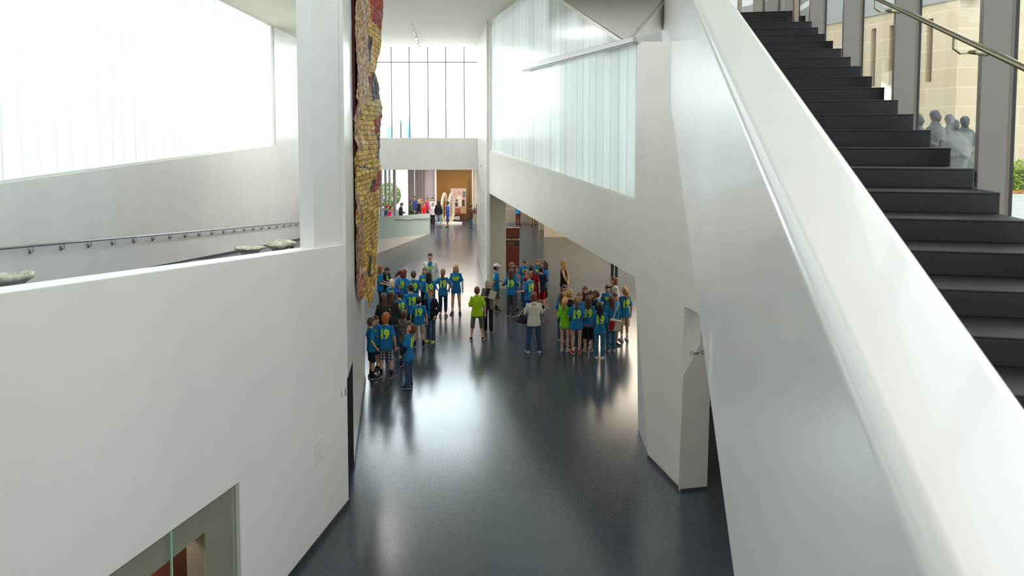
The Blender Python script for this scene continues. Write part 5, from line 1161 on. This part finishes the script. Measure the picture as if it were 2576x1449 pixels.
stand(1487, 731, 185, 'black haired girl in black top facing the camera', 1.56, group=R2, hair=('long', 'black'), fem=True, top=('long', BLACK), skin='tan')
stand(1480, 745, 10, 'girl with pink waistband, number shirt and black cropped leggings', feet=884, group=R2, hair=('long', 'brown'), num='b', bottom=('capri', BLACK), extra=('belt',), shoes=(.2, .12, .08), fem=True)
stand(1502, 731, -80, 'short haired boy facing left behind the black haired girl', 1.50, group=R2, hair=('short', 'brown'), head=(0, 10))
stand(1529, 717, 178, 'smiling girl facing the camera with sunglasses on her head', 1.62, group=R2, hair=('pony', 'brown'), extra=('shades',), num='f', fem=True, wide=1.1)
stand(1545, 697, -110, 'woman in white cardigan with flower in her hair facing left', 1.68, group=R2, hair=('bob', 'auburn'), top=('jacket', (.55, .50, .48)), under=('tee', (.2, .2, .1)), extra=('open',), fem=True, wide=1.1, bottom=('pants', BLACK))
stand(1572, 722, -15, 'blond ponytailed girl at the far right in number shirt and khaki shorts', feet=857, group=R2, hair=('pony', 'blond'), num='b', bottom=('shorts', (.42, .38, .24)), sock=(.6, .6, .6), shoes=(.6, .6, .6), fem=True)
stand(1509, 761, 5, 'girl with very long black hair in blue jeans and white shoes from behind', feet=902, group=R2, hair=('verylong', 'black'), num='b', bottom=('pants', M_jeanL), shoes=(.6, .6, .58), fem=True, arms=('fold', 'fold'))
tw = stand(1538, 744, -20, 'girl with very long brown hair in blue jeans carrying a cream tote', feet=884, group=R2, hair=('verylong', 'brown'), bottom=('pants', M_jeanL), shoes=(.5, .5, .5), fem=True, wide=1.05, arms=('fwd', 'fwd'))
def acc_tote(tw):
  mb = MB(); mb.loft([[Vector((x*w, y*w2, z)) for x, y in ((-.5, -.5), (.5, -.5), (.5, .5), (-.5, .5))] for z, w, w2 in ((0, .30, .05), (.04, .34, .08), (.30, .34, .06), (.33, .33, .02))])
  o = mb.build('tote_bag', mat('cream_canvas', (.50, .46, .36), .8, noise=.1), None, bevel=.01); q = tw.location; o.location = (q.x+.02, q.y-.30, .66); o.rotation_euler = (0, .25, .2)
  mb = MB(); mb.box(-.19, -.03, -.05, -.042, .03, .27); mb.build('red_panel', cmat((.30, .01, .015)), o)
  mb = MB(); mb.tube([(-.10, 0, .32), (-.05, .05, .60), (.02, .12, .78)], [(.014, .003)]*3, 6); mb.build('strap', MATS['cream_canvas'], o)
  tag(o, 'cream tote bag with dark red panel hanging from the girl in jeans', 'bag')
stand(1546, 737, 150, 'brown haired girl in blue long sleeves and dark red shorts behind the tote', 1.55, group=R2, hair=('bob', 'brown'), top=('long', BLUE), bottom=('shorts', (.25, .01, .015)), fem=True)
# ---- far area ----
FARD = dict(det=False)
stand(968, 516, 90, 'man in red cap and navy shirt leaning on the balustrade', 1.72, group=FR, extra=('redcap',), top=('tee', (.03, .05, .14)), arms=('fwd', 'fwd'), lean=.2, **FARD)
stand(977, 519, 80, 'person in pink top leaning beside the red capped man', 1.66, group=FR, top=('long', (.50, .02, .08)), hair=('short', 'dark'), arms=('fwd', 'fwd'), lean=.2, **FARD)
stand(1008, 510, 100, 'dark haired person in black jacket in front of the white window', 1.70, group=FR, top=('jacket', BLACK), hair=('short', 'black'), head=(0, 25), arms=('fwd', 'fwd'), **FARD)
stand(1033, 505, 90, 'person in olive jacket behind the balustrade', 1.74, group=FR, top=('jacket', (.05, .06, .03)), hair=('short', 'black'), skin='tan', arms=('fwd', 'fwd'), **FARD)
stand(1043, 494, 200, 'visitor in blue and grey shirt at the back left', 1.74, group=FR, top=('tee', (.05, .09, .30)), hair=('short', 'brown'), **FARD)
stand(1054, 501, 95, 'long blonde woman in black top behind the balustrade', 1.68, group=FR, top=('long', BLACK), hair=('long', 'blond'), fem=True, **FARD)
stand(1060, 497, 180, 'fair haired person at the back between two others', 1.72, group=FR, top=('tee', (.3, .2, .15)), hair=('bob', 'lightbrown'), **FARD)
stand(1066, 510, 120, 'child in bright red shirt behind the balustrade', 1.55, group=FR, top=('tee', (.55, .02, .02)), hair=('short', 'brown'), **FARD)
stand(1076, 498, 190, 'person in vivid pink shirt behind the balustrade', 1.66, group=FR, top=('tee', (.65, .05, .16)), hair=('short', 'brown'), **FARD)
stand(1088, 497, 185, 'taller person in white shirt at the balustrade end', 1.74, group=FR, top=('tee', (.7, .7, .72)), hair=('short', 'dark'), **FARD)
stand(1089, 511, 190, 'child in white long sleeved top and dark trousers', feet=566, group=FR, top=('long', (.68, .66, .72)), hair=('short', 'black'), bottom=('pants', BLACK), **FARD)
stand(1103, 504, 5, 'woman with long black hair and pale jeans in black top', feet=571, group=FR, top=('long', BLACK), hair=('verylong', 'black'), bottom=('pants', (.25, .38, .5)), fem=True, stance=(.02, .0), **FARD)
stand(1126, 506, -100, 'woman in royal blue outfit walking in front of the ring sculpture', feet=573, group=FR, top=('tee', (.02, .07, .35)), hair=('short', 'black'), bottom=('capri', (.02, .06, .2)), skin='brown', fem=True, arms=('fwd', 'out'), **FARD)
stand(1151, 503, 180, 'dark clothed visitor in front of the tall poster board', 1.45, group=FR, top=('tee', (.05, .01, .015)), hair=('short', 'dark'), arms=('fold', 'fold'), **FARD)
stand(1184, 513, 60, 'man in brown shirt and jeans near the counter on the right', feet=577, group=FR, top=('tee', (.06, .025, .015)), hair=('short', 'dark'), skin='brown', arms=('fwd', 'fwd'), **FARD)
stand(1303, 503, 20, 'visitor in dark red trousers cut off by the sloping beam', feet=568, top=('tee', BLUE), bottom=('pants', (.10, .02, .02)), **FARD)
stand(1341, 503, 200, 'visitor in khaki trousers standing far off beneath the beam', feet=568, top=('tee', (.2, .2, .2)), bottom=('pants', (.28, .18, .07)), **FARD)

stand(1546, 601, 20, 'dark dressed visitor under the beam, only the legs showing at the slope', feet=700, top=('tee', BLACK), bottom=('pants', (.012, .03, .04)), det=False)
# keep every head where it was surveyed but spread neighbours apart in depth (heights vary a little)
for q in SPECS:
    if q['feet'] is not None:
        g = fl(q['px'], q['feet']); q['Y'] = g.y; q['free'] = False
    else: q['Y'] = fl(q['px'], q['py'], q['h']).y; q['free'] = True
    q['h0'] = q['h']
def pos(q): p = at(q['px'], q['py'], q['Y']); return p
for it in range(120):
    for i, a in enumerate(SPECS):
        for b in SPECS[i+1:]:
            if abs(a['Y']-b['Y']) > .8: continue
            pa, pb = pos(a), pos(b); dx = pa.x-pb.x; dy = pa.y-pb.y; need = .60
            if dx*dx+dy*dy < need*need:
                s_ = 1 if dy >= 0 else -1; mv = .02
                if a['free']: a['Y'] += s_*mv*(1 if b['free'] else 1.6)
                if b['free']: b['Y'] -= s_*mv*(1 if a['free'] else 1.6)
    for a in SPECS:
        if a['free']:
            lo, hi = a['h0']-.17, a['h0']+.15; z = pos(a).z
            if z < lo or z > hi: a['Y'] = fl(a['px'], a['py'], min(hi, max(lo, z))).y
for q in SPECS:
    p = pos(q); kw = q['kw']; kw.setdefault('seed', int(q['px']))
    q['o'] = person((p.x, p.y, 0), q['f'], p.z, label=q['label'], group=q['group'], **kw)
acc_paper(wp['o']); acc_bag(hw_['o']); acc_tote(tw['o'])
EXPO = 0.08
# ================= WORLD, LIGHT, CAMERA =================
wd = bpy.data.worlds.new('sky'); SC.world = wd; wd.use_nodes = True; nt = wd.node_tree
bg = nt.nodes['Background']; bg.inputs[0].default_value = (.93, .98, 1, 1); bg.inputs[1].default_value = 3.0
def area(name, loc, rot, sx, sy_, power, col=(1, 1, 1)):
    l = bpy.data.lights.new(name, 'AREA'); l.shape = 'RECTANGLE'; l.size = sx; l.size_y = sy_; l.energy = power; l.color = col
    o = bpy.data.objects.new(name, l); C.objects.link(o); o.location = loc; o.rotation_euler = rot; return o
# area lights: daylight at the glazing, plus fill added for rooms and passage
def aim(v): return Vector(v).to_track_quat('-Z', 'Y').to_euler()
area('daylight_left', (-10.4, 18, 7.9), (0, -math.pi/2, 0), 5, 27, 1400, (.96, .985, 1))
area('far_hall_fill', (-5.65, 24, CEIL-.03), (0, 0, -.12), .8, 6, 420, (1, .99, .97))  # fill added to brighten the far hall, no opening behind it
area('daylight_end', (-5, 36, 9.2), (-math.pi/2, 0, 0), 8.6, 3.6, 800, (.78, .88, 1))
n_ = W5.N; r5 = aim((-n_.x, -n_.y, 0))
area('daylight_right_low', tuple(W5.P(7.1, 6.3, .2)), r5, 13.4, 2.9, 190, (.93, .98, 1))
area('daylight_right_high', tuple(W5.P(4.0, 8.9, .2)), r5, 7.4, 2.3, 85, (.93, .98, 1))
area('daylight_right_mid', tuple(W5.P(9.0, 8.3, .2)), r5, 2.4, 1.3, 17, (.93, .98, 1))
area('daylight_right_tip', tuple(W5.P(11.0, 7.95, .2)), r5, 1.6, .5, 4.5, (.93, .98, 1))
area('room_fill', (6, 30, 4.4), (0, 0, 0), 6, 10, 1300, (1, .86, .68))  # warm fill added under the unseen ceiling, no fittings in view
area('near_room_fill', (6.5, 20, 4.4), (0, 0, 0), 4, 6, 350, (1, .88, .72))  # more added warm fill for the nearer end of the room
area('passage_fill', (-3, 42, 4.3), (0, 0, 0), 6, 8, 900, (1, .9, .8))  # fill added to lift the far passage, no fittings in view
area('door_fill', tuple(Wb.P(-4.5, 1.75, .34)), (0, 0, -math.atan2(D1.x, D1.y)), .06, 4.5, 22, (1, .9, .75))  # unseen fill added so the door wood shows red
cam = bpy.data.cameras.new('camera'); co = bpy.data.objects.new('camera', cam); C.objects.link(co); SC.camera = co
co.location = (0, 0, H); co.rotation_euler = (math.pi/2-T, 0, 0)
cam.sensor_width = 36; cam.lens = F/2576*36; cam.shift_y = -(724.5-PY)/2576; cam.shift_x = 0
cam.clip_start = .05; cam.clip_end = 1500
cam.dof.use_dof = True; cam.dof.focus_distance = 24; cam.dof.aperture_fstop = 4.5
SC.view_settings.view_transform = 'Standard'; SC.view_settings.look = 'None'; SC.view_settings.gamma = 1
SC.view_settings.use_curve_mapping = False; SC.view_settings.exposure = EXPO
cy = SC.cycles
cy.max_bounces = 8; cy.diffuse_bounces = 5; cy.glossy_bounces = 4; cy.transmission_bounces = 4; cy.transparent_max_bounces = 8
cy.sample_clamp_indirect = 6; cy.caustics_reflective = False; cy.caustics_refractive = False; cy.use_denoising = True
